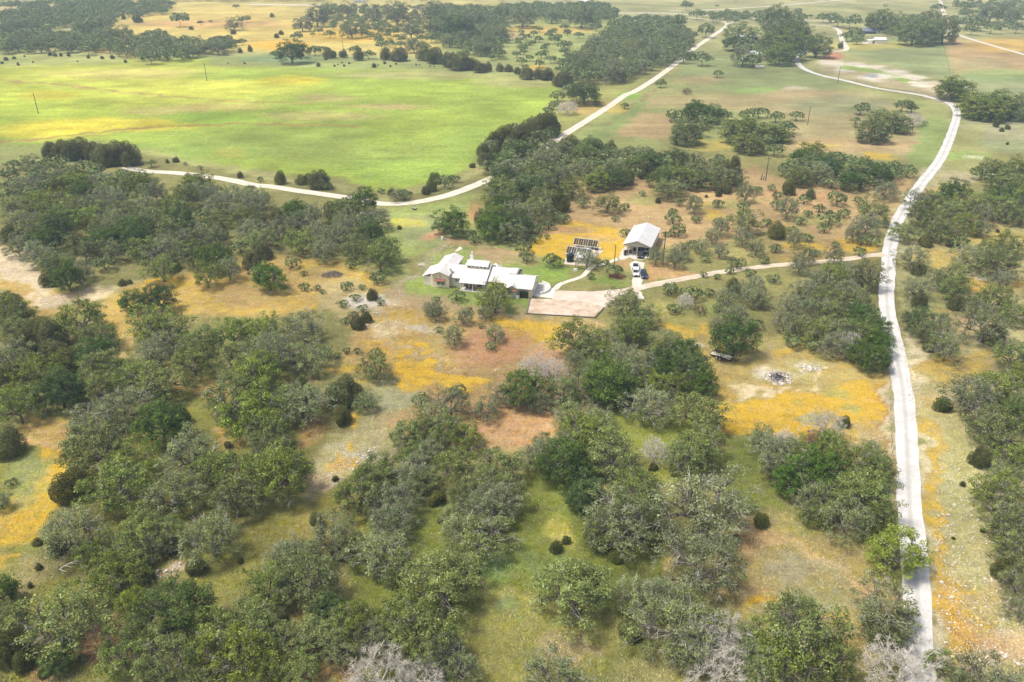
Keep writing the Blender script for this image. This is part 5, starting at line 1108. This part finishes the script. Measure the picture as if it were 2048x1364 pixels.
# --- upper right
TL("""1913,160,64,o;1905,168,40,o;1961,195,64,o;1998,190,66,o;2031,202,60,o;1981,207,56,o;1947,221,12,c;1723,208,36,d;1713,236,20,d;1808,201,38,d;1826,211,24,g;1773,223,56,o;1748,250,56,o;1796,236,48,o;1811,252,30,o;1766,263,28,d;1829,232,34,b;1850,243,13,o;
1351,222,36,d;1359,234,34,d;1394,211,50,d;1424,215,50,d;1447,221,34,d;1414,232,40,d;1374,257,54,o;1399,250,40,o;1494,220,36,o;1519,215,36,o;1486,246,66,o;1524,250,56,o;1499,271,56,o;1553,225,34,d;1594,225,28,d;1578,245,38,o;1551,254,48,o;1573,266,30,o;1551,291,36,o;1470,262,40,o;1530,275,40,o;1450,240,30,o;
1436,142,22,o;1321,161,24,o;1251,207,18,d;1374,180,18,r;1368,106,34,o;1382,104,26,o;1406,107,40,o;1348,112,24,o;
1484,66,56,o;1470,76,40,o;1511,86,36,o;1489,104,46,g;1508,112,38,o;1556,36,52,o;1596,37,38,o;1580,30,30,o;1648,28,28,o;1678,31,36,o;1703,31,42,o;1665,27,28,o;1622,29,11,o;1761,33,48,o;1745,36,26,o;1806,42,44,o;1836,32,42,o;1866,32,44,o;1831,54,56,o;1861,57,48,o;1891,57,46,o;1776,61,18,o;1711,58,38,o;1696,64,30,o;1716,73,26,o;1636,86,46,o;1625,78,30,o;1681,91,13,c;
1561,64,54,o;1581,84,56,o;1551,84,50,o;1586,62,56,o;1598,58,46,o;1561,100,48,o;1586,100,40,o;1540,75,40,o;1535,98,36,o;1615,66,34,o;1878,7,28,o;1933,6,26,o;1911,33,24,o;1931,36,34,o;1961,38,38,o;1983,21,38,g;1986,46,34,o;2026,28,30,g;2036,48,30,o;1946,51,30,o;2010,12,30,g;
1434,26,24,o;1450,22,22,o;1394,21,28,o;1359,33,38,o;1414,51,38,o;1486,28,28,o;1524,28,26,o;1374,4,26,o;1434,9,9,o;1470,24,24,o;1505,26,22,o""")
# --- woods drawn as outlines, filled with single trees
def inside(poly, x, y):
    c = False; n = len(poly)
    for i in range(n):
        x0,y0 = poly[i]; x1,y1 = poly[(i+1)%n]
        if (y0 > y) != (y1 > y) and x < (x1-x0)*(y-y0)/(y1-y0)+x0: c = not c
    return c
def fill(poly, spacing, wmin, wmax, mix, seed=1, zc=4.0, tries=6000, holes=()):
    r = random.Random(seed); Wp = [G(u, v, zc) for u, v in poly]; hs = [[G(u, v, 0) for u, v in h] for h in holes]
    xs = [p[0] for p in Wp]; ysx = [p[1] for p in Wp]
    near = [(t[0],t[1],t[2]) for t in TR if min(xs)-8 < t[0] < max(xs)+8 and min(ysx)-8 < t[1] < max(ysx)+8]
    kinds = [k for k, n in mix for _ in range(n)]
    for _ in range(tries):
        x = r.uniform(min(xs), max(xs)); y = r.uniform(min(ysx), max(ysx))
        if not inside(Wp, x, y): continue
        if any(inside(h, x, y) for h in hs): continue
        k = r.choice(kinds); W = r.uniform(wmin, wmax)*(.7 if k == 'c' else 1); e_ = W*.27
        if sum(not inside(Wp, x+a_, y+b_) for a_, b_ in ((e_,0),(-e_,0),(0,e_*1.3),(0,-e_*1.3))) > (1 if r.random() < .15 else 0): continue
        if any((x-a)**2+(y-b)**2 < (spacing*.5*(.45+.55*(W+c)/(wmin+wmax)*1.0)*2*.5+spacing*.35)**2 for a, b, c in near): continue
        near.append((x,y,W)); TR.append((x,y,W,k))
fill([(0,315),(60,318),(120,310),(180,318),(260,335),(330,378),(360,372),(420,365),(470,372),(560,392),(640,400),(700,385),(748,400),(770,432),(768,470),(795,510),(770,540),(735,550),(690,530),(640,512),(560,500),(515,512),(470,520),(420,520),(395,530),(330,535),(300,520),(250,500),(225,520),(205,545),(170,555),(120,570),(85,560),(90,535),(55,515),(30,495),(0,490)], 8.0, 7, 10.2, [('o',8),('g',4),('c',2),('d',2)], 11, holes=[[(150,470),(200,470),(200,492),(150,492)]])
fill([(965,330),(1000,315),(1050,290),(1110,285),(1160,300),(1180,285),(1260,290),(1330,310),(1420,305),(1480,315),(1480,355),(1440,372),(1380,365),(1330,388),(1290,345),(1230,360),(1165,370),(1140,400),(1140,430),(1090,445),(1050,490),(1015,485),(965,455),(948,430),(975,400),(955,385),(965,365),(1005,355)], 8.0, 8, 11.5, [('o',7),('g',3),('c',2),('d',3)], 12)
fill([(962,330),(958,292),(1000,262),(1060,240),(1095,215),(1115,240),(1120,275),(1080,300),(1030,322)], 7.4, 8, 11, [('o',5),('d',3),('c',2)], 31)
fill([(1560,325),(1605,308),(1700,308),(1760,320),(1825,328),(1830,342),(1760,358),(1700,368),(1640,355),(1580,352)], 7.6, 8, 11.5, [('o',6),('g',1),('d',3)], 13)
fill([(275,655),(300,635),(345,660),(400,650),(500,650),(560,620),(600,632),(670,660),(680,690),(630,730),(620,790),(635,845),(625,885),(615,950),(595,1000),(540,1030),(500,1040),(430,1050),(330,1050),(200,1050),(140,1020),(110,980),(170,880),(150,800),(130,760),(165,715),(235,700)], 8.9, 8, 11.6, [('o',12),('g',4),('d',1),('c',1)], 14, zc=4.4, holes=[[(405,760),(500,780),(510,830),(400,815)],[(420,850),(510,830),(540,905),(440,920)],[(330,775),(370,765),(380,790),(340,800)],[(600,880),(640,880),(640,920),(600,920)]])
fill([(0,560),(35,600),(70,640),(115,650),(140,690),(175,730),(160,745),(150,790),(105,825),(30,838),(0,835)], 7.4, 7.5, 11, [('o',4),('c',4),('g',2),('d',1)], 15)
fill([(1100,135),(1150,110),(1200,70),(1240,35),(1340,35),(1380,60),(1395,78),(1365,110),(1340,122),(1290,142),(1250,155),(1190,160),(1130,150)], 10, 10.5, 15, [('o',6),('g',4),('d',2)], 16)
fill([(1010,10),(1220,10),(1240,35),(1190,45),(1100,35),(1010,30)], 12, 12, 17, [('o',4),('g',4)], 17)
fill([(860,12),(1010,15),(1010,60),(1000,110),(930,100),(860,75)], 12, 11, 16, [('o',4),('g',5),('d',1)], 18)
fill([(1400,25),(1620,20),(1600,45),(1420,40)], 17, 10, 14, [('o',4)], 19)
fill([(0,8),(60,8),(150,2),(240,4),(350,6),(340,22),(280,32),(240,32),(210,55),(255,75),(330,62),(355,80),(400,84),(470,76),(478,98),(420,102),(360,118),(290,122),(255,112),(210,102),(100,98),(0,102)], 11.5, 12, 17, [('o',7),('g',3),('d',2)], 20, holes=[[(0,22),(40,18),(40,30),(0,34)],[(90,15),(120,12),(118,24),(95,24)],[(100,60),(160,52),(160,76),(105,78)]])
fill([(1900,0),(2080,0),(2080,60),(1990,60),(1920,40)], 22, 9, 14, [('o',4),('g',3)], 21)
fill([(-20,-8),(640,-8),(640,-2),(-20,-2)], 14, 11, 15, [('o',1)], 22)
fill([(640,-8),(2070,-8),(2070,-3),(640,-3)], 40, 10, 14, [('o',1)], 23)
fill([(640,10),(860,10),(870,100),(760,92),(700,60),(640,45)], 17, 8, 13, [('g',5),('o',3)], 41)
fill([(1040,60),(1140,50),(1150,110),(1080,130),(1030,120)], 20, 8, 12, [('g',4),('o',3)], 42)
fill([(1340,372),(1530,372),(1660,385),(1775,385),(1750,500),(1560,525),(1380,545),(1335,480)], 9.5, 4, 6.5, [('g',5),('o',3),('s',1)], 51, zc=2.5)
fill([(1330,590),(1560,545),(1560,660),(1420,650)], 9, 4, 6.5, [('g',3),('o',2)], 52, zc=2.5)
fill([(1810,540),(2040,520),(2040,700),(1820,700)], 12, 4, 7, [('g',3),('o',3),('c',1)], 53, zc=2.5)
# drop the few that would stand on a road, in a building or outside the view
RD = [[(G(*a[:2]), G(*b[:2]), wd) for a, b in zip(R_[:-1], R_[1:])] for R_, wd in ((MAIN,3.2),(DIAG,3.4))]
def on_road(x, y):
    for seg in RD:
        for (x0,y0),(x1,y1),wd in seg:
            dx, dy = x1-x0, y1-y0; t = max(0,min(1,((x-x0)*dx+(y-y0)*dy)/(dx*dx+dy*dy+1e-9)))
            if math.hypot(x-x0-t*dx, y-y0-t*dy) < wd: return True
    return False
TR2 = []
for (x,y,W,k) in TR:
    u, v = Wpx(x,y,W*HC[k]); 
    if u < -W*ppm(y)*.6 or u > 2048+W*ppm(y)*.6 or v > 1364+W*ppm(y)*.8 or v < -30: continue
    if on_road(x,y) and k not in 'l':
        n_ = 0
        while on_road(x,y) and n_ < 20: x += -.5 if u < 1024+1 or True else .5; n_ += 1
    TR2.append([x,y,W,k,u,v])
# ------------------------------------------------------------------ where each tree is, in words
REG = [((60,60),"corner woods beyond green field"),((240,60),"woods beyond the green field"),((380,95),"hedge behind green field's left half"),((430,35),"far yellow meadow"),((580,90),"hedge behind green field's middle"),((640,45),"oaks at yellow meadow's right end"),
((770,40),"scattered oaks before the far highway"),((790,108),"hedge right of the field's middle"),((920,118),"hedge at field's upper right"),((930,50),"grove before the far highway"),((1060,60),"open grove with yellow patch"),((1090,148),"low hedge at field's right corner"),((1150,190),"tree line by the bare white tree"),
((1180,30),"strip along the far highway"),((1230,110),"grey grove left of diagonal road"),((1320,70),"upper grove beside the diagonal road"),((1390,107),"trees where grove meets diagonal road"),((1470,25),"far crossroads"),((1500,90),"trees around the far farmhouse"),((1575,80),"big grove at the road's bend"),((1690,45),"oaks left of blue roofed house"),
((1830,45),"grove right of blue roofed house"),((1960,30),"far top right corner"),((1960,190),"thicket right of the dry pond"),((1770,230),"clump inside the road bend"),((1390,230),"dark clump beyond the barn"),((1520,240),"clump left of the leaning pole"),((2000,260),"pasture right of road bend"),
((1320,165),"pasture beside the diagonal road"),((60,112),"upper left edge of green field"),((200,114),"upper edge of green field"),((700,130),"upper middle edge of green field"),((840,131),"upper right edge of green field"),
((1040,270),"dark woods at green field's corner"),((1060,330),"wood where diagonal road vanishes"),((1200,320),"long wood beyond the barn"),((1370,340),"grey wood beyond the barn"),((1060,420),"wood behind the house lawn"),((1230,400),"tan clearing behind the barn"),((1420,400),"tan clearing right of the barn"),
((1640,335),"dark band below road bend"),((1600,410),"tan clearing with crossarm pole"),((1740,430),"oaks left of main road's upper bend"),((1570,490),"thin oaks above the driveway"),((1430,470),"thin oaks right of the barn"),((1340,500),"trees beside the barn wall"),((1180,520),"trees around the pump shed"),((1080,500),"trees on the back lawn"),((910,450),"dark oaks behind the house"),
((640,360),"bushes below green field by road"),((850,370),"bushes in the pale road's curve"),((180,305),"dark row at field's lower left"),((360,330),"bushes by the left pale road"),((60,380),"left woods' upper end"),((250,370),"left woods below dark row"),((430,420),"left woods' middle top"),((600,430),"left woods below pale road"),((720,430),"left woods' right end"),
((60,450),"left woods beside pale track"),((220,450),"left woods above yellow gap"),((150,540),"woods beside the pale track"),((330,500),"left woods' lower middle"),((450,500),"left woods above twin oaks"),((600,500),"left woods above brown heap"),((740,520),"left woods by the house ditch"),((290,595),"yellow clearing on the left"),((430,545),"upper edge of yellow clearing"),((540,548),"yellow clearing below left woods"),
((620,560),"clearing around the brown heap"),((720,600),"scrub left of the house lawn"),((950,590),"front lawn of the house"),((880,630),"meadow below the house's left end"),((970,660),"meadow below the house"),((1260,620),"below the parking pad"),((1370,590),"trees below the driveway"),((1470,590),"oaks below driveway's middle"),((1470,665),"oaks above the flatbed trailer"),
((1170,680),"wood below the parking pad"),((1340,730),"dark wood left of the trailer"),((1640,560),"road side grove's upper edge"),((1600,640),"road side grove's left part"),((1710,620),"road side grove's middle"),((1740,700),"road side grove's lower end"),((1850,420),"grove right of road's upper bend"),((1960,400),"grove at upper right edge"),((2010,340),"trees at right edge by road bend"),
((1850,490),"scrub right of the road fork"),((1850,580),"scrub right of road below fork"),((1930,560),"oaks left of yellow right meadow"),((2000,510),"oaks above yellow right meadow"),((1870,660),"thicket right of the road"),((1990,630),"thicket below yellow right meadow"),((1950,790),"scrub by the round shrub"),((2030,720),"right edge beyond round shrub"),((1990,900),"right edge below round shrub"),((2020,1050),"right edge's lower thicket"),
((1950,1000),"stony slope at right"),((30,700),"dark woods at left edge"),((120,640),"dark woods by the pale track"),((130,760),"dark woods above yellow strip"),((185,670),"oaks at the track gap"),((20,900),"left edge by yellow strip"),((280,720),"left forest's top corner"),((420,700),"left forest's upper middle"),((570,680),"left forest's upper right"),((230,830),"left forest above yellow strip"),((360,850),"left forest's heart"),
((500,790),"left forest around orange gaps"),((590,850),"left forest's right edge"),((210,950),"left forest beside yellow strip"),((340,970),"left forest's lower middle"),((480,980),"left forest's lower right"),((560,940),"left forest's right point"),((700,710),"row left of central meadow"),((710,800),"round bushes left of central meadow"),((880,800),"silvery clump in central meadow"),((1000,790),"trees at orange patch"),((1080,740),"bare trees in central meadow"),
((1150,790),"wood right of orange patch"),((1290,780),"wood around the grassy gap"),((1400,830),"trees right of tan boulder"),((860,870),"oak row below silvery clump"),((780,960),"central oaks' left part"),((950,960),"central oaks' right part"),((1120,910),"dark green wood in the centre"),((1220,900),"wood left of grassy gap"),((1260,1010),"centre wood's lower end"),((1380,900),"oaks below the grassy gap"),
((1420,980),"around the great grey oak"),((1400,1110),"below the great grey oak"),((1570,910),"roadside oaks' upper left"),((1660,850),"dead trees in yellow meadow"),((1700,950),"roadside oaks' right part"),((1630,1010),"roadside oaks' lower left"),((1790,1110),"beside the road's lower bend"),((1780,1220),"beside the road near bottom"),((1620,1260),"big oak clump bottom right"),((1950,1320),"bottom right corner"),((1360,1240),"grey oaks at bottom right centre"),
((1470,1310),"bottom edge right of centre"),((1130,1100),"grassy glade in the foreground"),((1150,1180),"foreground glade's lower part"),((1110,1340),"bottom edge in the centre"),((120,1080),"left foreground by yellow strip"),((280,1090),"left foreground's upper oaks"),((420,1070),"left foreground's stony bank"),((350,1200),"left foreground's round oak"),((100,1270),"bottom left corner"),((290,1300),"bottom left oaks"),((460,1270),"bottom oaks left of white tree"),
((600,1120),"foreground oaks left of centre"),((740,1080),"foreground oaks below central oaks"),((900,1120),"foreground oaks beside the glade"),((640,1240),"foreground oaks above white tree"),((800,1250),"foreground oaks right of white tree"),((790,1340),"bottom edge near white trees")]
ORD = "first second third fourth fifth sixth seventh eighth ninth tenth eleventh twelfth thirteenth fourteenth fifteenth sixteenth seventeenth eighteenth nineteenth twentieth".split()
# trees past the count limit of their kind: the far ones become one mass
LIM = {'live_oak':300, 'lichen_oak':290, 'juniper_tree':290}
for t in TR2: t.append(KN[t[3]][0])
far = []; keep = []
for kn in set(t[6] for t in TR2):
    L_ = sorted([t for t in TR2 if t[6] == kn], key=lambda t: -t[2]*ppm(t[1]))
    n_ = LIM.get(kn, 290); keep += L_[:n_]; far += L_[n_:]
print("TREES", len(TR2), "individual", len(keep), "mass", len(far), {kn: sum(t[6] == kn for t in TR2) for kn in GN})
def reg_of(t):
    return min(REG, key=lambda r_: ((r_[0][0]-t[4])/1.5)**2*(1)+((r_[0][1]-t[5])*1.25)**2)[1]
buckets = {}
for t in keep:
    look = KN[t[3]][2][0]
    buckets.setdefault((reg_of(t), look), []).append(t)
for (rg, look), L_ in buckets.items():
    L_.sort(key=lambda t: t[1])
    n = len(L_)
    if n == 1: L_[0].append(f"{look}, the only one in {rg}" if not rg.startswith(('below','beside','around')) else f"{look}, the only one {rg}"); continue
    rows = 1 if n <= 6 else math.ceil(n/5)
    pre = "" if rg.startswith(('below','beside','around')) else "in "
    for ri, row in enumerate(np.array_split(np.arange(n), rows)):
        row = sorted([L_[i] for i in row], key=lambda t: t[4])
        rn = "" if rows == 1 else (" front row," if ri == 0 else " back row," if ri == rows-1 else f" {ORD[ri]} row back,")
        for i, t in enumerate(row):
            pos = "leftmost" if i == 0 else "rightmost" if i == len(row)-1 else f"{ORD[i]} from left"
            t.append(f"{look}, {pos},{rn} {pre}{rg}")
# ------------------------------------------------------------------ plant them
cnt = {}
def joined(p):
    # one mesh for a tree too small in the photo to show its parts
    vs = []; fs = []; mats = []; mi = []
    for nm, me_ in p.items():
        o_ = len(vs); n_ = len(me_.vertices); a = np.zeros(n_*3, np.float32); me_.vertices.foreach_get("co", a); vs += a.reshape(-1,3).tolist()
        b_ = len(mats); mats += list(me_.materials)
        for q in me_.polygons: fs.append(tuple(i+o_ for i in q.vertices)); mi.append(len(mats)-1)
    m_ = bpy.data.meshes.new("small_tree"); m_.from_pydata(vs, [], fs)
    for x in mats: m_.materials.append(x)
    m_.polygons.foreach_set("material_index", mi); m_.update(); return m_
JO = {}
rt = random.Random(42)
keep.sort(key=lambda t: t[1])
for t in keep:
    x, y, W, k, u, v, kn, lab = t
    if y > 300 and k in 'og': k = 'f' if k == 'o' else 'h'
    pi = rt.randrange(len(PRO[k])); p = PRO[k][pi]; s = W/10.0; px_w = W*ppm(y)
    sz = s*rt.uniform(.95,1.2)*(1.1 if W < 9 else 1.0 if W < 12 else .88)*(1.0 if k not in 'odgfhb' else 1.12 if y > 500 else .86 if y > 290 else 1.22 if px_w < 46 else 1.05)
    rz = rt.uniform(0, 6.28)
    cat = "shrub" if kn in ('juniper_shrub',) else "brush" if kn == 'dead_brush' else "tree"
    if px_w < 26 or k == 's':
        if (k,pi) not in JO: JO[(k,pi)] = joined(p)
        o = bpy.data.objects.new(kn, JO[(k,pi)]); COL.objects.link(o); o.location = (x,y,0); o.rotation_euler = (0,0,rz)
        tag(o, lab, cat, GN[kn])
    else:
        o = thing(kn, lab, cat, (x,y,0), rz, GN[kn])
        for nm, me_ in p.items():
            c = bpy.data.objects.new(nm, me_); COL.objects.link(c); c.parent = o
    q_ = .25 if k in 'cs' else .09
    o.scale = (s*rt.uniform(1-q_,1+q_), s*rt.uniform(1-q_,1+q_), sz)
# the mass of remaining far trees
if far:
    r = np.random.default_rng(5); VV = []; tm = MB()
    for x, y, W, k, u, v, kn in far:
        n = 260; d = nrm(r.normal(size=(n,3))); d[:,2] = np.abs(d[:,2]); lob = nrm(r.normal(size=(9,3))); dm = (d@lob.T).max(1)
        rad = .72+.36*np.clip((dm-.7)/.3,0,1)-.25*r.random(n)**2
        P = d*rad[:,None]*np.array([W/2,W/2,W*.34])+np.array([x,y,W*.26]); VV.append(leaf_quads(P, nrm(d+r.normal(size=(n,3))*.5), .055*W, r))
        tm.tube([(x,y,-.2),(x+r.normal()*.3,y,W*.4)], [.3,.15], 4)
    o = bpy.data.objects.new("distant_trees", quad_mesh("distant_trees", np.concatenate(VV), M['leaf_far'])); COL.objects.link(o); tag(o, "mass of small hazy oaks filling the far woods at top", "trees", kind="stuff")
    q = tm.build("distant_trunks", M['bark'], o)
# hedge against the garage wall
r = np.random.default_rng(9); n = 1800; c_, s_ = math.cos(math.radians(-13)), math.sin(math.radians(-13))
P = np.stack([r.uniform(21.1,23.4,n), -1.75-.45*r.random(n), r.uniform(.0,1.9,n)], 1); Q = P.copy(); Q[:,0] = P[:,0]*c_-P[:,1]*s_+hx; Q[:,1] = P[:,0]*s_+P[:,1]*c_+hy
o = bpy.data.objects.new("hedge", quad_mesh("hedge", leaf_quads(Q, nrm(r.normal(size=(n,3))+np.array([0,-1,.6])), .13, r), M['ivy'])); COL.objects.link(o); tag(o, "dark clipped hedge against the garage end of the house", "hedge")
# ------------------------------------------------------------------ fallen branches
def fallen(u, v, L_, rz, label, seed):
    x, y = G(u, v); rr = random.Random(seed); t = MB(); p = [(0,0,.15)]
    for k in range(1,5): p.append((L_*k/4, rr.uniform(-.3,.3), .15+rr.uniform(0,.4)))
    t.tube(p, [.13,.11,.09,.06,.03], 5)
    for k in range(1,5):
        a = rr.uniform(.4,1.1)*rr.choice((-1,1)); b_ = rr.uniform(.8,1.8); t.tube([p[k-1], (p[k-1][0]+b_*math.cos(a), p[k-1][1]+b_*math.sin(a), rr.uniform(.2,1.0))], [.07,.03], 4)
    o = t.build("fallen_branch", M['white_twig']); o.location = (x,y,0); o.rotation_euler = (0,0,rz); tag(o, label, "branch", "fallen branches")
fallen(425,905,3.4,1.7,"bleached dead branch on orange ground in left forest gap",1)
fallen(38,1262,3.0,.4,"bleached fallen branch in the bottom left corner",2)
fallen(180,1190,2.2,-.5,"bleached fallen branch between two bottom left oaks",3)
fallen(655,1322,3.2,1.4,"bleached fallen branch left of the big white tree",4)
fallen(120,1140,3.2,.6,"grey fallen branch on grass in the left foreground",5)
fallen(80,838,3.0,1.3,"bleached fallen branch at top of yellow strip",6)
# ------------------------------------------------------------------ loose stones, grass
def scatter(name, polys, n, fn, m, seed, kind_label, cat):
    r = random.Random(seed); q = MB()
    for poly, share in polys:
        Wp = [G(u, v) for u, v in poly]; xs = [p[0] for p in Wp]; yy = [p[1] for p in Wp]; k = 0; tr_ = 0
        while k < n*share and tr_ < 40000:
            tr_ += 1; x = r.uniform(min(xs),max(xs)); y = r.uniform(min(yy),max(yy))
            if inside(Wp, x, y): fn(q, x, y, r, k); k += 1
    o = q.build(name, m); tag(o, kind_label, cat, kind="stuff"); return o
def stone(q, x, y, r, k):
    s = r.uniform(.07,.22)*(2.0 if r.random() < .06 else 1); q.blob((x,y,s*.3),(s,s*r.uniform(.6,1.1),s*.55), k, 5)
scatter("loose_stones", [([(1866,940),(1900,900),(1990,1060),(2048,1240),(2048,1364),(1880,1364)],.45),([(1800,680),(1830,690),(1850,800),(1826,860),(1812,740)],.15),([(700,590),(770,590),(760,660),(720,650)],.12),([(620,960),(740,890),(760,900),(660,980)],.1),([(1650,870),(1780,860),(1790,930),(1680,900)],.06),([(290,1150),(380,1120),(390,1130),(300,1165)],.05),([(1600,725),(1650,725),(1640,750),(1600,750)],.03),([(785,590),(900,480),(910,490),(800,600)],.08)], 1500, stone, M['rock'], 3, "pale limestone stones strewn over open ground", "stones")
r = np.random.default_rng(12); n = 150000
yy = 74+ (r.random(n)**1.6)*190; xx = (r.random(n)*2-1)*(yy+45)*.66
g_u = 1024+F_PX*xx/(yy*cP+CAM_H*sP); g_v = 682-F_PX*(yy*sP-CAM_H*cP)/(yy*cP+CAM_H*sP)
ok = np.ones(n, bool)
for R_, wd in ((MAIN,2.6),(DIAG,3.0)):
    P_ = [G(*p[:2]) for p in R_]; ok &= line_d(P_, xx, yy*1.0, 0)*-1 > wd*1.6
for poly in ([(1050,570),(1300,560),(1300,640),(1050,640)],[(1230,480),(1350,440),(1350,530),(1290,575),(1250,575)],[(835,520),(960,495),(1120,560),(1110,600),(1050,606),(840,585)],[(1110,465),(1230,465),(1240,560),(1120,560)],[(1290,535),(1790,500),(1790,545),(1290,590)]):
    ok &= poly_d(poly, g_u, g_v) < 0
i0 = np.clip(np.searchsorted(ys, yy)-1, 0, len(ys)-2)
j0 = np.clip(((xx/np.maximum((yy+60)*.72,60)+1.12)/2.24*439).astype(int)+3, 0, nc-1)
cidx = i0*nc+j0
dens = .25+.75*vnoise(xx,yy,5,21); ok &= r.random(n) < dens; ok &= ~((RK[cidx] > .5) & (r.random(n) < .6))
xx, yy, cidx = xx[ok], yy[ok], cidx[ok]; n = len(xx); hgt = r.uniform(.10,.30,n)*(.6+.7*vnoise(xx,yy,4,22)); wd = r.uniform(.05,.12,n)
an = r.uniform(0,math.pi,n); lx = r.normal(size=n)*.22; ly = .12+r.normal(size=n)*.22
B = np.zeros((n,3,3)); B[:,0] = np.stack([xx-np.cos(an)*wd, yy-np.sin(an)*wd, np.zeros(n)],1); B[:,1] = np.stack([xx+np.cos(an)*wd, yy+np.sin(an)*wd, np.zeros(n)],1); B[:,2] = np.stack([xx+lx, yy+ly, hgt],1)
gm = bpy.data.meshes.new("wild_grass"); gm.vertices.add(n*3); gm.vertices.foreach_set("co", B.astype(np.float32).ravel()); gm.loops.add(n*3); gm.loops.foreach_set("vertex_index", np.arange(n*3)); gm.polygons.add(n); gm.polygons.foreach_set("loop_start", np.arange(0,n*3,3)); gm.polygons.foreach_set("loop_total", np.full(n,3)); gm.update()
gc = lin[cidx]*r.uniform(1.0,1.9,(n,1)); fy_ = (FL[cidx] > .3) & (r.random(n) < FL[cidx]*.8); gc[fy_] = np.array([.62,.36,.02])*r.uniform(.8,1.2,(fy_.sum(),1))
gcol = gm.color_attributes.new("cover", 'FLOAT_COLOR', 'POINT'); gcol.data.foreach_set("color", np.repeat(np.concatenate([gc, np.ones((n,1))],1), 3, axis=0).ravel())
m, nn, ll, bb = newmat("grass_blade"); A_n = nn.new("ShaderNodeAttribute"); A_n.attribute_name = "cover"; ll.new(A_n.outputs["Color"], bb.inputs["Base Color"]); bb.inputs["Roughness"].default_value = .8
gm.materials.append(m); o = bpy.data.objects.new("wild_grass", gm); COL.objects.link(o); tag(o, "wild grass and yellow flowers over the open ground", "grass", kind="stuff")
# ------------------------------------------------------------------ haze
hz = MB(); hz.b2(-1400,1400,-60,2600,-1,CAM_H+8)
hm = bpy.data.materials.new("haze"); hm.use_nodes = True; hn = hm.node_tree.nodes; hl = hm.node_tree.links
for q in list(hn):
    if q.type != 'OUTPUT_MATERIAL': hn.remove(q)
pv = hn.new("ShaderNodeVolumePrincipled"); pv.inputs["Color"].default_value = (.66,.86,1.0,1); pv.inputs["Density"].default_value = .00024; pv.inputs["Anisotropy"].default_value = .0
hl.new(pv.outputs[0], [q for q in hn if q.type == 'OUTPUT_MATERIAL'][0].inputs["Volume"])
hzo = hz.build("haze", hm); tag(hzo, kind="stuff"); hzo["label"] = "pale blue haze thickening towards the horizon"; hzo["category"] = "haze"
